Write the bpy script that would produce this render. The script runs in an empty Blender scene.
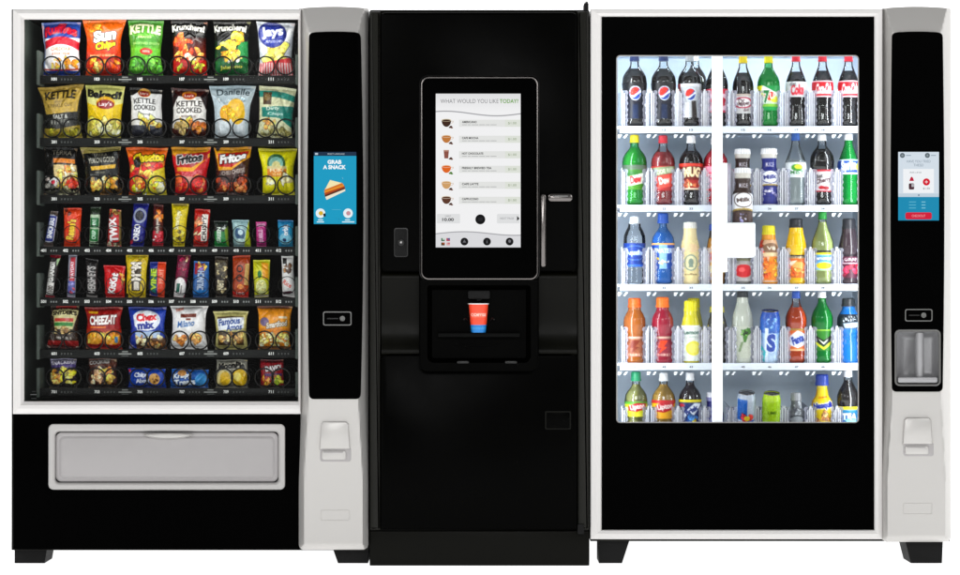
import bpy, bmesh, math, random
import numpy as np
from mathutils import Vector
S = 1/300.0           # one unit of the drawing grid in metres
DP, CX, CY, GY = 2100.0, 480.0, 287.5, 566.0
SC = bpy.context.scene
COL = SC.collection
R = math.radians
def P(px, py, d):     # grid point at depth d (behind the door fronts) -> metres
    k = (1+d/DP)*S
    return ((px-CX)*k, d*S, (GY-CY)*S+(CY-py)*k)
def hx(h):
    if not isinstance(h, str): return tuple(h)
    h = h.lstrip('#')
    if len(h) == 3: h = ''.join(c*2 for c in h)
    return tuple(int(h[i:i+2], 16)/255 for i in (0, 2, 4))
def lin(c):
    c = np.asarray(c, float)
    return np.where(c <= .04045, c/12.92, ((c+.055)/1.055)**2.4)
def L(h): return tuple(float(v) for v in lin(hx(h)))

# ---------------------------------------------------------------- materials
def mat(name, col='888888', rough=.5, spec=.5, metal=0, coat=0, attr=False, emit=0, noise=0, bump=0, nscale=40, ecol=None):
    m = bpy.data.materials.new(name); m.use_nodes = True
    nt = m.node_tree; b = nt.nodes['Principled BSDF']
    c = L(col) if isinstance(col, str) else col
    b.inputs['Base Color'].default_value = (*c, 1)
    b.inputs['Roughness'].default_value = rough
    b.inputs['Specular IOR Level'].default_value = spec
    b.inputs['Metallic'].default_value = metal
    b.inputs['Coat Weight'].default_value = coat
    src = None
    if attr:
        a = nt.nodes.new('ShaderNodeAttribute'); a.attribute_name = 'Col'; src = a.outputs['Color']
        if not emit: nt.links.new(src, b.inputs['Base Color'])
    if emit:
        b.inputs['Emission Strength'].default_value = emit
        if src: nt.links.new(src, b.inputs['Emission Color'])
        else: b.inputs['Emission Color'].default_value = (*(L(ecol) if ecol else c), 1)
    if noise or bump:
        tc = nt.nodes.new('ShaderNodeTexCoord'); n = nt.nodes.new('ShaderNodeTexNoise')
        n.inputs['Scale'].default_value = nscale; n.inputs['Detail'].default_value = 4
        nt.links.new(tc.outputs['Object'], n.inputs['Vector'])
        if noise:
            mr = nt.nodes.new('ShaderNodeMapRange')
            mr.inputs['To Min'].default_value = max(0, rough-noise); mr.inputs['To Max'].default_value = rough+noise
            nt.links.new(n.outputs['Fac'], mr.inputs['Value']); nt.links.new(mr.outputs['Result'], b.inputs['Roughness'])
            if not attr:
                mx = nt.nodes.new('ShaderNodeMapRange')
                mx.inputs['To Min'].default_value = 1-noise*.5; mx.inputs['To Max'].default_value = 1+noise*.5
                vm = nt.nodes.new('ShaderNodeVectorMath'); vm.operation = 'SCALE'; vm.inputs[0].default_value = c
                nt.links.new(n.outputs['Fac'], mx.inputs['Value']); nt.links.new(mx.outputs['Result'], vm.inputs['Scale'])
                nt.links.new(vm.outputs['Vector'], b.inputs['Base Color'])
        if bump:
            bp = nt.nodes.new('ShaderNodeBump'); bp.inputs['Strength'].default_value = bump; bp.inputs['Distance'].default_value = .0025 if attr else .001
            nt.links.new(n.outputs['Fac'], bp.inputs['Height']); nt.links.new(bp.outputs['Normal'], b.inputs['Normal'])
    return m
def clear(name, tint='ffffff', haze=.06, hazecol='ffffff', ior=1.3, rough=.05):
    """thin clear plastic or glass: transparent tint + a little milky diffuse + fresnel gloss"""
    m = bpy.data.materials.new(name); m.use_nodes = True; nt = m.node_tree; nt.nodes.clear()
    o = nt.nodes.new('ShaderNodeOutputMaterial'); t = nt.nodes.new('ShaderNodeBsdfTransparent'); t.inputs[0].default_value = (*L(tint), 1)
    d = nt.nodes.new('ShaderNodeBsdfDiffuse'); d.inputs[0].default_value = (*L(hazecol), 1)
    g = nt.nodes.new('ShaderNodeBsdfGlossy'); g.inputs['Roughness'].default_value = rough
    f = nt.nodes.new('ShaderNodeFresnel'); f.inputs[0].default_value = ior
    a = nt.nodes.new('ShaderNodeMixShader'); a.inputs[0].default_value = haze
    b = nt.nodes.new('ShaderNodeMixShader')
    nt.links.new(t.outputs[0], a.inputs[1]); nt.links.new(d.outputs[0], a.inputs[2])
    nt.links.new(f.outputs[0], b.inputs[0]); nt.links.new(a.outputs[0], b.inputs[1]); nt.links.new(g.outputs[0], b.inputs[2])
    nt.links.new(b.outputs[0], o.inputs[0])
    return m
M = dict(
    backdrop=mat('glowing_seamless', (.9,.9,.9), .9, 0, emit=1.0, ecol='ffffff', noise=.02, nscale=2),  # own glow added: keeps floor and backdrop white, without the machines' shadow
    silver=mat('silver_paint', 'bab8b5', .36, .35, metal=.35, noise=.05, bump=.03, nscale=500),
    frame=mat('light_frame_paint', 'd6d4d2', .42, .3, noise=.03, nscale=60),
    chrome=mat('chrome', '8e8886', .27, .5, metal=1, noise=.06, nscale=30),
    black=mat('black_gloss_panel', (.0004,.0004,.0004), .4, .008, noise=.05, nscale=8),
    blackin=mat('black_interior', (.002,.0022,.002), .6, .05, noise=.1, nscale=20),
    rail=mat('black_rail', (.0035,.004,.0035), .45, .14, noise=.1, nscale=60),
    wallin=mat('interior_side_paint', '4a524c', .5, .2, noise=.1, nscale=12),
    olive=mat('dark_body_paint', (.0016,.0016,.0006), .36, .085, noise=.12, nscale=10),
    edge=mat('cabinet_lit_edge_paint', (.013,.013,.0108), .42, .12, noise=.1, nscale=14),  # cabinet sides; on the coffee machine's door edges it carries caught light
    line=mat('dark_trim', (.007,.007,.0068), .35, .3, noise=.05),
    line2=mat('grey_trim', (.12,.12,.115), .35, .5, noise=.05),
    foot=mat('black_foot', (.004,.004,.004), .6, .15, noise=.1, nscale=50),
    flap=mat('grey_flap_plastic', '9f9c9c', .4, .4, noise=.06, nscale=20),
    bezel=mat('grey_bezel_plastic', 'afadab', .4, .4, noise=.05, nscale=30),
    cool=mat('cooler_liner', 'd4e0ec', .5, .3, noise=.05, nscale=10),
    white=mat('white_plastic', 'f2f4f6', .35, .4, noise=.05, nscale=40),
    led=mat('led_diffuser', 'ffffff', .4, .3, emit=.55, ecol='eef6ff'),
    shelfw=mat('white_shelf_paint', 'd8dfe8', .35, .4, noise=.06, nscale=40),
    coil=mat('black_coil_wire', (.002,.002,.002), .35, .2, noise=.1),
    foil=mat('printed_foil', '888888', .27, .5, attr=True, noise=.08, nscale=75, bump=.4),
    matte=mat('printed_label', '888888', .4, .4, attr=True, noise=.05, nscale=90),
    cap=mat('cap_plastic', '888888', .35, .45, attr=True, noise=.05, nscale=90),
    liquid=mat('liquid', '888888', .12, .5, attr=True, noise=.02, nscale=20),
    screen=mat('lit_screen', '080808', .3, .02, attr=True, emit=.97),
    print=mat('printed_ink', '888888', .5, .2, attr=True, noise=.05),
    glass=clear('window_glass', 'fbfdfd', .004, ior=1.06),
    pet=clear('clear_bottle', 'f6f8f9', .006, 'e8eef2', 1.42, .03),
    petg=clear('green_bottle', 'a4e4b4', .16, '20a858', 1.42, .03),
    petb=clear('blue_bottle', 'a8ccf0', .14, '4f96e0', 1.42, .03),
    clip=clear('clear_clip', 'f4f5fa', .33, 'eaeafa', 1.4, .12),
    clip_glint=clear('clip_highlight', 'f4f5fa', .72, 'fafaff', 1.4, .1),  # milky white that stands in for glints on the clear clips
    gloss=mat('black_gloss_moulding', (.0005,.0005,.0004), .3, .022, noise=.08, nscale=9),
    steel=mat('brushed_steel', '9c9c9e', .38, .5, metal=.35, noise=.12, nscale=25),
    rim=mat('dark_chrome', '6c6866', .2, .5, metal=1, noise=.05),
    lens=mat('lens_glass', (.02,.02,.022), .1, .5, noise=.03),
)

# ---------------------------------------------------------------- objects and tags
def link(o, parent=None, keep=False):
    COL.objects.link(o)
    if parent: o.parent = parent
    return o
def tag(o, label=None, cat=None, group=None, kind=None):
    for k, v in (('label', label), ('category', cat), ('group', group), ('kind', kind)):
        if v: o[k] = v
    return o
def empty(name, loc, label, cat, group=None):
    o = bpy.data.objects.new(name, None); o.empty_display_size = .05; o.location = loc
    link(o); return tag(o, label, cat, group)

# ---------------------------------------------------------------- lettering
_tc = {}
def tris(txt, bold=0.0):
    """filled letters of the built-in font as triangles in a unit box"""
    key = (txt, bold)
    if key in _tc: return _tc[key]
    cu = bpy.data.curves.new('lettering', 'FONT'); cu.body = txt; cu.resolution_u = 3; cu.offset = bold
    ob = bpy.data.objects.new('lettering', cu)
    me = bpy.data.meshes.new_from_object(ob)
    me.calc_loop_triangles()
    v = np.array([x.co[:2] for x in me.vertices]).reshape(-1, 2)
    t = np.array([x.vertices[:] for x in me.loop_triangles], int).reshape(-1, 3)
    lo, hi = v.min(0), v.max(0)
    v = (v-(lo+hi)/2)/np.maximum(hi-lo, 1e-6)
    bpy.data.objects.remove(ob); bpy.data.curves.remove(cu); bpy.data.meshes.remove(me)
    _tc[key] = (v, t); return v, t

# ---------------------------------------------------------------- painter: artwork -> per-vertex colours
def _tri_mask(H, W, pts, T):
    m = np.zeros((H, W), bool)
    for a, b, c in T:
        p = pts[[a, b, c]]
        x0, y0 = np.floor(p.min(0)).astype(int); x1, y1 = np.ceil(p.max(0)).astype(int)
        x0, y0 = max(x0, 0), max(y0, 0); x1, y1 = min(x1, W-1), min(y1, H-1)
        if x1 < x0 or y1 < y0: continue
        X, Y = np.meshgrid(np.arange(x0, x1+1)+.5, np.arange(y0, y1+1)+.5)
        def e(q, r): return (r[0]-q[0])*(Y-q[1])-(r[1]-q[1])*(X-q[0])
        e0, e1, e2 = e(p[0], p[1]), e(p[1], p[2]), e(p[2], p[0])
        m[y0:y1+1, x0:x1+1] |= ((e0 >= 0) & (e1 >= 0) & (e2 >= 0)) | ((e0 <= 0) & (e1 <= 0) & (e2 <= 0))
    return m
def _dil(m, n):
    for _ in range(n):
        q = m.copy()
        q[1:] |= m[:-1]; q[:-1] |= m[1:]; q[:, 1:] |= m[:, :-1]; q[:, :-1] |= m[:, 1:]
        m = q
    return m
def paint(NX, NY, base, ops, seed=0, ss=3):
    W, H = NX*ss, NY*ss; a = H/W; rnd = random.Random(seed)
    C = np.empty((H, W, 3)); C[:] = hx(base)
    Y, X = np.mgrid[0:H, 0:W]; X = (X+.5)/W; Y = (Y+.5)/H
    def poly(pts):
        m = np.zeros((H, W), bool); n = len(pts)
        for i in range(n):
            (x1, y1), (x2, y2) = pts[i], pts[(i+1) % n]
            if y1 == y2: continue
            m ^= ((Y < y1) != (Y < y2)) & (X < (x2-x1)*(Y-y1)/(y2-y1)+x1)
        return m
    for op in ops:
        k = op[0]
        if k == 'r': x0, y0, x1, y1, c = op[1:]; C[(X >= x0) & (X < x1) & (Y >= y0) & (Y < y1)] = hx(c)
        elif k == 'e': cx, cy, rx, ry, c = op[1:]; C[((X-cx)/rx)**2+((Y-cy)/ry)**2 < 1] = hx(c)
        elif k == 'o':
            cx, cy, rx, ry, th, c = op[1:]; q = ((X-cx)/rx)**2+((Y-cy)/ry)**2; C[(q < 1) & (q > (1-th)**2)] = hx(c)
        elif k == 'p': C[poly(op[1])] = hx(op[2])
        elif k == 'g':
            y0, y1, c0, c1 = op[1:]; m = (Y >= y0) & (Y < y1); t = ((Y-y0)/(y1-y0))[m][:, None]
            C[m] = np.array(hx(c0))*(1-t)+np.array(hx(c1))*t
        elif k == 'w':   # band bent like a smile or an arch, or sloped
            y0, y1, amp, c = op[1:5]; sl = op[5] if len(op) > 5 else 0
            q = Y-amp*(2*X-1)**2-sl*(X-.5); C[(q >= y0) & (q < y1)] = hx(c)
        elif k == 's':
            x0, y0, x1, y1, n, c = op[1:]
            C[(X >= x0) & (X < x1) & (Y >= y0) & (Y < y1) & ((((X-x0)/(x1-x0)*n) % 1) < .5)] = hx(c)
        elif k == 'c':   # scattered chips / pieces, each with a shaded and a lit side
            x0, y0, x1, y1, n, sz, cols = op[1:]
            for _ in range(int(n*1.7)):
                cx = rnd.uniform(x0, x1); cy = rnd.uniform(y0, y1); th = rnd.uniform(0, 6.3); e = rnd.uniform(.35, .85); s_ = sz*rnd.uniform(.55, 1.2); ex = rnd.choice((1.15, 1.5, 2.2, 3))
                u = (X-cx)*math.cos(th)+(Y-cy)*a*math.sin(th); v = -(X-cx)*math.sin(th)+(Y-cy)*a*math.cos(th)
                v = v+.35*u*u/s_*rnd.choice((-1, 1))
                q = (np.abs(u)/s_)**ex+(np.abs(v)/(s_*e))**ex; m = q < 1
                c = np.array(hx(rnd.choice(cols)))
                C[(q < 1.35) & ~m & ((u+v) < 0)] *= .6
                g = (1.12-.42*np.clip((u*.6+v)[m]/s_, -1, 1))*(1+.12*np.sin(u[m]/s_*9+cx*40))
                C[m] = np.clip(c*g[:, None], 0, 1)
        elif k == 'n':
            g = np.random.RandomState(seed+7).rand(max(2, H//(4*ss)), max(2, W//(4*ss)))
            g = np.kron(g, np.ones((4*ss, 4*ss))); q = np.ones((H, W)); hh, ww = min(H, g.shape[0]), min(W, g.shape[1]); q[:hh, :ww] = 1+op[1]*(g[:hh, :ww]-.5)
            C = np.clip(C*q[..., None], 0, 1)
        elif k == 't':   # txt, cx, cy, w, h (in widths), colour, rot, arc, outline, bold
            txt, cx, cy, w, h, c = op[1:7]; o = dict(zip(('rot', 'arc', 'out', 'bold', 'sh'), op[7:]))
            v, T = tris(txt, o.get('bold', .025) if o.get('bold', .025) is not None else .025)
            q = v*np.array([w, h]); q[:, 0] += (o.get('sh') or 0)*q[:, 1]
            q[:, 1] += (o.get('arc') or 0)*(1-(2*v[:, 0])**2)
            r_ = R(o.get('rot') or 0); x = q[:, 0]*math.cos(r_)-q[:, 1]*math.sin(r_); y = q[:, 0]*math.sin(r_)+q[:, 1]*math.cos(r_)
            pts = np.stack([cx*W+x*W, cy*H-y*W], 1)
            m = _tri_mask(H, W, pts, T)
            if o.get('out'): C[_dil(m, max(1, round(.022*W)))] = hx(o['out'])
            C[m] = hx(c)
    C = C.reshape(NY, ss, NX, ss, 3).mean((1, 3))
    C = np.clip((C-.5)*1.12+.465+np.random.RandomState(seed+99).normal(0, .018, C.shape[:2]+(1,)), 0, 1)
    return lin(C)

# ---------------------------------------------------------------- mesh builder
def area(o): return sum(o[i-1][0]*o[i][1]-o[i][0]*o[i-1][1] for i in range(len(o)))/2
def inset(o, b):
    n = len(o); s = 1 if area(o) > 0 else -1; out = []
    for i in range(n):
        (ax, ay), (bx, by), (cx, cy) = o[i-1], o[i], o[(i+1) % n]
        def nr(x, y):
            l = math.hypot(x, y) or 1; return -y/l*s, x/l*s
        n1 = nr(bx-ax, by-ay); n2 = nr(cx-bx, cy-by); mx, my = n1[0]+n2[0], n1[1]+n2[1]
        l2 = max((mx*mx+my*my)/2, .4); out.append((bx+mx/l2*b, by+my/l2*b))
    return out
def rr(x0, y0, x1, y1, r=3, n=5):
    r4 = r if isinstance(r, (tuple, list)) else (r,)*4; o = []
    for (cx, cy, sx, sy, a0), q in zip(((x0, y0, 1, 1, 180), (x1, y0, -1, 1, 270), (x1, y1, -1, -1, 0), (x0, y1, 1, -1, 90)), r4):
        for i in range(n+1):
            t = R(a0+90*i/n); o.append((cx+sx*q+q*math.cos(t), cy+sy*q+q*math.sin(t)))
    return o
def ell(cx, cy, rx, ry=None, n=20):
    ry = rx if ry is None else ry
    return [(cx+rx*math.cos(2*math.pi*i/n), cy+ry*math.sin(2*math.pi*i/n)) for i in range(n)]
class MB:
    def __init__(s): s.v = []; s.f = []; s.m = []; s.c = []; s.k = []
    def add(s, v, f, m='black', c=None, keep=False):
        o = len(s.v); s.v += [tuple(q) for q in v]; s.f += [tuple(i+o for i in q) for q in f]; s.m += [m]*len(f)
        s.c += [c or (1, 1, 1)]*len(v); return s
    def loft(s, rings, m='black', first=False, last=False, closed=True):   # rings: [(outline, depth)]
        v = []; f = []; n = len(rings[0][0])
        for o, d in rings: v += [P(x, y, d) for x, y in o]
        for k in range(len(rings)-1):
            for i in range(n if closed else n-1):
                j = (i+1) % n; f.append((k*n+i, k*n+j, k*n+n+j, k*n+n+i))
        n0 = len(s.f)+len(f)
        if first: f.append(tuple(range(n))[::-1])
        if last: f.append(tuple(range((len(rings)-1)*n, len(rings)*n)))
        s.k += range(n0, len(s.f)+len(f))      # caps stay flat
        return s.add(v, f, m)
    def prism(s, o, d0, d1, b=0, m='black', back=True):   # d0 front, d1 back
        k0, k1 = (1+d0/DP), (1+d1/DP)
        bk = [(CX+(x-CX)*k0/k1, CY+(y-CY)*k0/k1) for x, y in o]
        if b: rings = [(bk, d1), (o, d0+b), (inset(o, b*.3), d0+b*.3), (inset(o, b), d0)]
        else: rings = [(bk, d1), (o, d0)]
        return s.loft(rings, m, back, True)
    def box(s, x0, y0, x1, y1, d0, d1, b=0, m='black'): return s.prism([(x0, y0), (x1, y0), (x1, y1), (x0, y1)], d0, d1, b, m)
    def flat(s, o, d, m='print', c='fff'):
        return s.add([P(x, y, d) for x, y in o], [tuple(range(len(o)))], m, L(c))
    def text(s, txt, cx, cy, w, h, d, c='fff', m='print', bold=0.0, rot=0):
        v, t = tris(txt, bold); r_ = R(rot); q = v*np.array([w, h])
        x = q[:, 0]*math.cos(r_)-q[:, 1]*math.sin(r_); y = q[:, 0]*math.sin(r_)+q[:, 1]*math.cos(r_)
        return s.add([P(cx+a, cy-b, d) for a, b in zip(x, y)], [tuple(k) for k in t], m, L(c))
    def tube(s, pts, r, n=8, m='chrome', cap=True):       # pts in metres
        v = []; f = []; pts = [Vector(p) for p in pts]; N = len(pts); up = None
        for i, p in enumerate(pts):
            t = (pts[min(i+1, N-1)]-pts[max(i-1, 0)]).normalized()
            if up is None: up = t.orthogonal().normalized()
            up = (up-t*up.dot(t)).normalized(); w = t.cross(up)
            for k in range(n):
                a = 2*math.pi*k/n; v.append(p+(up*math.cos(a)+w*math.sin(a))*r)
        for i in range(N-1):
            for k in range(n): f.append((i*n+k, i*n+(k+1) % n, i*n+n+(k+1) % n, i*n+n+k))
        if cap: f += [tuple(range(n))[::-1], tuple(range((N-1)*n, N*n))]
        return s.add(v, f, m)
    def build(s, name, parent=None, origin=None, smooth=30, recalc=True):
        me = bpy.data.meshes.new(name); r_ = parent
        while r_ is not None and r_.parent is not None: r_ = r_.parent
        ox = Vector(origin) if origin else (Vector(r_.location) if r_ else Vector((0, 0, 0)))
        me.from_pydata([tuple(Vector(q)-ox) for q in s.v], [], s.f)
        names = list(dict.fromkeys(s.m))
        for q in names: me.materials.append(M[q])
        me.polygons.foreach_set('material_index', [names.index(q) for q in s.m])
        if any(c != (1, 1, 1) for c in s.c):
            at = me.color_attributes.new('Col', 'FLOAT_COLOR', 'POINT')
            at.data.foreach_set('color', [x for c in s.c for x in (*c, 1)])
        if recalc:
            bm = bmesh.new(); bm.from_mesh(me); bmesh.ops.recalc_face_normals(bm, faces=bm.faces); bm.to_mesh(me); bm.free()
        if smooth:
            sm = [True]*len(me.polygons)
            for i in s.k: sm[i] = False
            me.polygons.foreach_set('use_smooth', sm); me.set_sharp_from_angle(angle=R(smooth))
        me.update()
        ob = bpy.data.objects.new(name, me); link(ob, parent)
        if origin and parent is None: ob.location = ox
        return ob
# ---------------------------------------------------------------- foil packs
def grid_faces(nx, ny, o=0):
    i = np.arange(ny-1)[:, None]*nx+np.arange(nx-1)[None]
    return (np.stack([i, i+1, i+nx+1, i+nx], -1).reshape(-1, 4)+o)
def np_mesh(name, V, F, cols, m, smooth=True):
    me = bpy.data.meshes.new(name)
    me.vertices.add(len(V)); me.vertices.foreach_set('co', np.asarray(V, np.float32).ravel())
    me.loops.add(F.size); me.loops.foreach_set('vertex_index', F.ravel().astype(np.int32))
    me.polygons.add(len(F)); me.polygons.foreach_set('loop_start', np.arange(len(F), dtype=np.int32)*F.shape[1])
    me.polygons.foreach_set('use_smooth', np.full(len(F), smooth))
    at = me.color_attributes.new('Col', 'FLOAT_COLOR', 'POINT')
    at.data.foreach_set('color', np.concatenate([cols, np.ones((len(cols), 1))], 1).astype(np.float32).ravel())
    me.materials.append(M[m]); me.update(calc_edges=True); me.validate()
    return me
SNACK_D = 56.0
def pack(name, label, cat, group, quad, base, ops, T=9, pinch=.05, seed=0, seal=.06, d=SNACK_D):
    """a sealed foil pack: printed bulging front, crimped ends, plain back"""
    q = np.array(quad, float)
    rail = min((75.5, 138, 195, 246.5, 297.5, 349.5, 388), key=lambda r: abs(r-q[2:, 1].mean()))
    q[2:, 1] += CY+(rail+.6-CY)*(1+41/DP)/(1+d/DP)-q[2:, 1].max()-.15      # stand on the tray
    w = (q[1, 0]-q[0, 0]+q[2, 0]-q[3, 0])/2; h = (q[3, 1]-q[0, 1]+q[2, 1]-q[1, 1])/2
    k = 1.9 if w > 26 else 2.5
    NX, NY = max(22, int(w*k)), int(h*k)
    cols = paint(NX, NY, base, ops, seed)
    rs = np.random.RandomState(seed*13+5)
    def shape(nx, ny, sgn):
        u, v = np.meshgrid(np.linspace(0, 1, nx), np.linspace(0, 1, ny))
        mid = np.sin(np.pi*np.clip(v, 0, 1))
        wob = sum(rs_a[i]*np.sin(v*(5+4*i)+rs_p[i]) for i in range(3))
        uu = u+pinch*mid**.8*(.5-u)*2*.5*(.7+.6*(u > .5)*abs(rs_a[1])+.6*(u <= .5)*abs(rs_a[2]))+wob*(np.abs(u-.5)*2)**3*.012*np.sign(u-.5)
        x = (q[0, 0]*(1-uu)+q[1, 0]*uu)*(1-v)+(q[3, 0]*(1-uu)+q[2, 0]*uu)*v
        y = (q[0, 1]*(1-u)+q[1, 1]*u)*(1-v)+(q[3, 1]*(1-u)+q[2, 1]*u)*v
        y = y+np.sin(u*7+rs_p[0])*.35*(1-v)*(w/36)
        vv = np.clip((v-seal)/(1-2*seal), 0, 1)
        B = (1-np.abs(2*u-1)**2.3)**.62*(1-np.abs(2*vv-1)**2.6)**.55
        z = T*B
        # creases running in from the seals and corners, and the crimped ends
        for i in range(9):
            cx, cy, th, l, a = rs_c[i]
            t = (u-cx)*math.cos(th)+(v-cy)*h/w*math.sin(th); s_ = -(u-cx)*math.sin(th)+(v-cy)*h/w*math.cos(th)
            z = z+a*np.exp(-(s_/.045)**2-(t/l)**2)*(B > .02)*(w/36)
        z = z+np.where((v < seal) | (v > 1-seal), .22*np.sin(v*h*5.2), 0)*(np.abs(u-.5) < .49)
        z = z+.35*rs_a[0]*np.sin(u*6+v*9+rs_p[1])*B
        lean = (1-v)*-1.5
        kk = (1+(d-0)/DP)*S
        return np.stack([(x-CX)*kk, (d-sgn*z+lean)*S, (GY-CY)*S+(CY-y)*kk], -1).reshape(-1, 3)
    rs_a = rs.uniform(-1, 1, 3); rs_p = rs.uniform(0, 6, 3)
    rs_c = [(rs.uniform(0, 1), rs.choice([rs.uniform(.04, .3), rs.uniform(.7, .96)]), rs.uniform(.5, 2.6), rs.uniform(.15, .5), rs.choice([-1, 1])*rs.uniform(.8, 2.0)) for _ in range(9)]
    A = shape(NX, NY, 1); Bk = shape(9, 11, -1)
    V = np.concatenate([A, Bk]); F = np.concatenate([grid_faces(NX, NY)[:, ::-1], grid_faces(9, 11, len(A))])
    C = np.concatenate([cols.reshape(-1, 3), np.tile(cols.reshape(-1, 3).mean(0), (len(Bk), 1))])
    o = np.array(P((q[2, 0]+q[3, 0])/2, (q[2, 1]+q[3, 1])/2, d))
    ob = bpy.data.objects.new(name, np_mesh(name, V-o, F, C, 'foil')); link(ob); ob.location = o
    return tag(ob, label, cat, group)

# ---------------------------------------------------------------- bottles and cans
PROF = dict(
    pepsi=[(0, .74), (.025, .95), (.06, 1), (.2, .97), (.34, .86), (.46, .92), (.58, 1.04), (.68, 1.07), (.76, 1.0), (.83, .78), (.89, .5), (.93, .38), (1, .36)],
    coke=[(0, .78), (.03, .97), (.08, 1), (.2, .98), (.32, .9), (.42, .95), (.5, .97), (.62, .98), (.7, .93), (.78, .76), (.86, .56), (.93, .4), (1, .36)],
    soda=[(0, .78), (.03, .97), (.08, 1), (.22, .97), (.34, .89), (.48, .95), (.62, 1.03), (.7, 1.02), (.78, .86), (.86, .58), (.92, .4), (1, .36)],
    cone=[(0, .8), (.03, .97), (.08, 1), (.3, .97), (.5, .98), (.58, 1), (.66, .95), (.75, .76), (.84, .56), (.92, .4), (1, .35)],
    sport=[(0, .9), (.02, .98), (.05, 1), (.34, .95), (.42, .84), (.48, .84), (.54, .97), (.7, 1.02), (.8, .98), (.88, .8), (.94, .6), (1, .56)],
    shake=[(0, .86), (.02, .97), (.06, 1), (.45, .98), (.52, 1), (.62, 1), (.68, .9), (.74, .74), (.84, .72), (.95, .8), (1, .82)],
    frap=[(0, .88), (.02, .98), (.06, 1), (.45, 1), (.6, .97), (.72, .86), (.84, .72), (.93, .66), (1, .66)],
    juice=[(0, .86), (.02, .97), (.06, 1), (.42, 1), (.49, .86), (.56, .96), (.68, 1), (.76, .9), (.84, .82), (.9, .72), (1, .66)],
    glass=[(0, .9), (.02, .99), (.06, 1), (.62, 1), (.72, .94), (.82, .74), (.9, .58), (1, .52)],
    squat=[(0, .9), (.04, 1), (.3, 1), (.4, .86), (.5, .95), (.62, 1), (.72, .9), (.8, .6), (.9, .5), (1, .5)],
    can=[(0, .72), (.03, .86), (.09, 1), (.86, 1), (.93, .9), (.965, .84), (1, .84)],
    slim=[(0, .72), (.03, .86), (.07, 1), (.88, 1), (.94, .9), (.97, .86), (1, .86)])
def lathe(px, top, base, rad, prof, d, t0=0, t1=1, off=0, n=40, ny=None, half=False, petal=False, close_top=False, close_bot=True):
    """rings between heights t0..t1; returns V (ny*n), F"""
    ny = ny or max(6, int((base-top)*(t1-t0)*1.5)); tt = np.linspace(t0, t1, ny)[::-1]
    from_t = np.array([p[0] for p in prof]); from_r = np.array([p[1] for p in prof])
    # smooth the profile a little
    fine = np.linspace(0, 1, 201); rr_ = np.interp(fine, from_t, from_r); ker = np.hanning(11); ker /= ker.sum()
    rs = np.convolve(np.pad(rr_, 5, mode='edge'), ker, 'valid'); rs[:4] = rr_[:4]; rs[-3:] = rr_[-3:]
    r = (np.interp(tt, fine, rs)*rad+off)
    th = np.concatenate([np.linspace(-math.pi/2, math.pi/2, n), np.linspace(math.pi/2, 1.5*math.pi, 14)[1:-1]]); N = len(th)
    k = (1+d/DP)*S; x0, y0, _ = P(px, base, d); zb = P(px, base, d)[2]
    RR = r[:, None]*np.ones(N)[None]
    if petal: RR = RR*(1-.13*np.clip(1-tt/.1, 0, 1)[:, None]*(np.abs(np.cos(th*2.5))[None]**2))
    V = np.stack([x0+RR*np.sin(th)[None]*k, y0-RR*np.cos(th)[None]*k, np.broadcast_to((zb+tt*(base-top)*k)[:, None], RR.shape)], -1).reshape(-1, 3)
    i = np.arange(ny-1)[:, None]*N+np.arange(N)[None]; j = np.arange(ny-1)[:, None]*N+(np.arange(N)[None]+1) % N
    F = np.stack([i, i+N, j+N, j], -1).reshape(-1, 4)
    ex = []; 
    if close_top: c = len(V); V = np.vstack([V, [x0, y0, zb+tt[0]*(base-top)*k]]); ex += [(a, (a+1) % N, c, c) for a in range(N)]
    if close_bot: c = len(V); V = np.vstack([V, [x0, y0, zb+tt[-1]*(base-top)*k]]); o = (ny-1)*N; ex += [(o+a, c, c, o+(a+1) % N) for a in range(N)]
    return V, F, ex, (ny, N, n)
def lathe_obj(name, parent, col, m, art=None, **kw):
    V, F, ex, (ny, N, n) = lathe(**kw)
    c = np.tile(lin(hx(col)), (len(V), 1))
    if art is not None:
        base, ops, seed = art; a = paint(n, ny, base, ops, seed)
        full = np.zeros((ny, N, 3)); full[:, :n] = a; full[:, n:] = a[:, :1]; c[:ny*N] = full.reshape(-1, 3)
    quads = [tuple(f) for f in F]+[tuple(dict.fromkeys(e)) for e in ex]
    o = np.array(parent.location)
    me = bpy.data.meshes.new(name); me.from_pydata([tuple(v) for v in V-o], [], quads)
    at = me.color_attributes.new('Col', 'FLOAT_COLOR', 'POINT'); at.data.foreach_set('color', np.concatenate([c, np.ones((len(c), 1))], 1).astype(np.float32).ravel())
    me.polygons.foreach_set('use_smooth', [True]*len(me.polygons)); me.set_sharp_from_angle(angle=R(50)); me.materials.append(M[m]); me.update()
    return link(bpy.data.objects.new(name, me), parent)
DRINK_D = 62.0
def stand(base, d):       # down on to the shelf it stands on
    if d < 50: return base
    r = min((126.2, 205, 284, 363, 441), key=lambda q: abs(q-base)); return CY+(r+.2-CY)*(1+50/DP)/(1+d/DP)-.1
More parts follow.
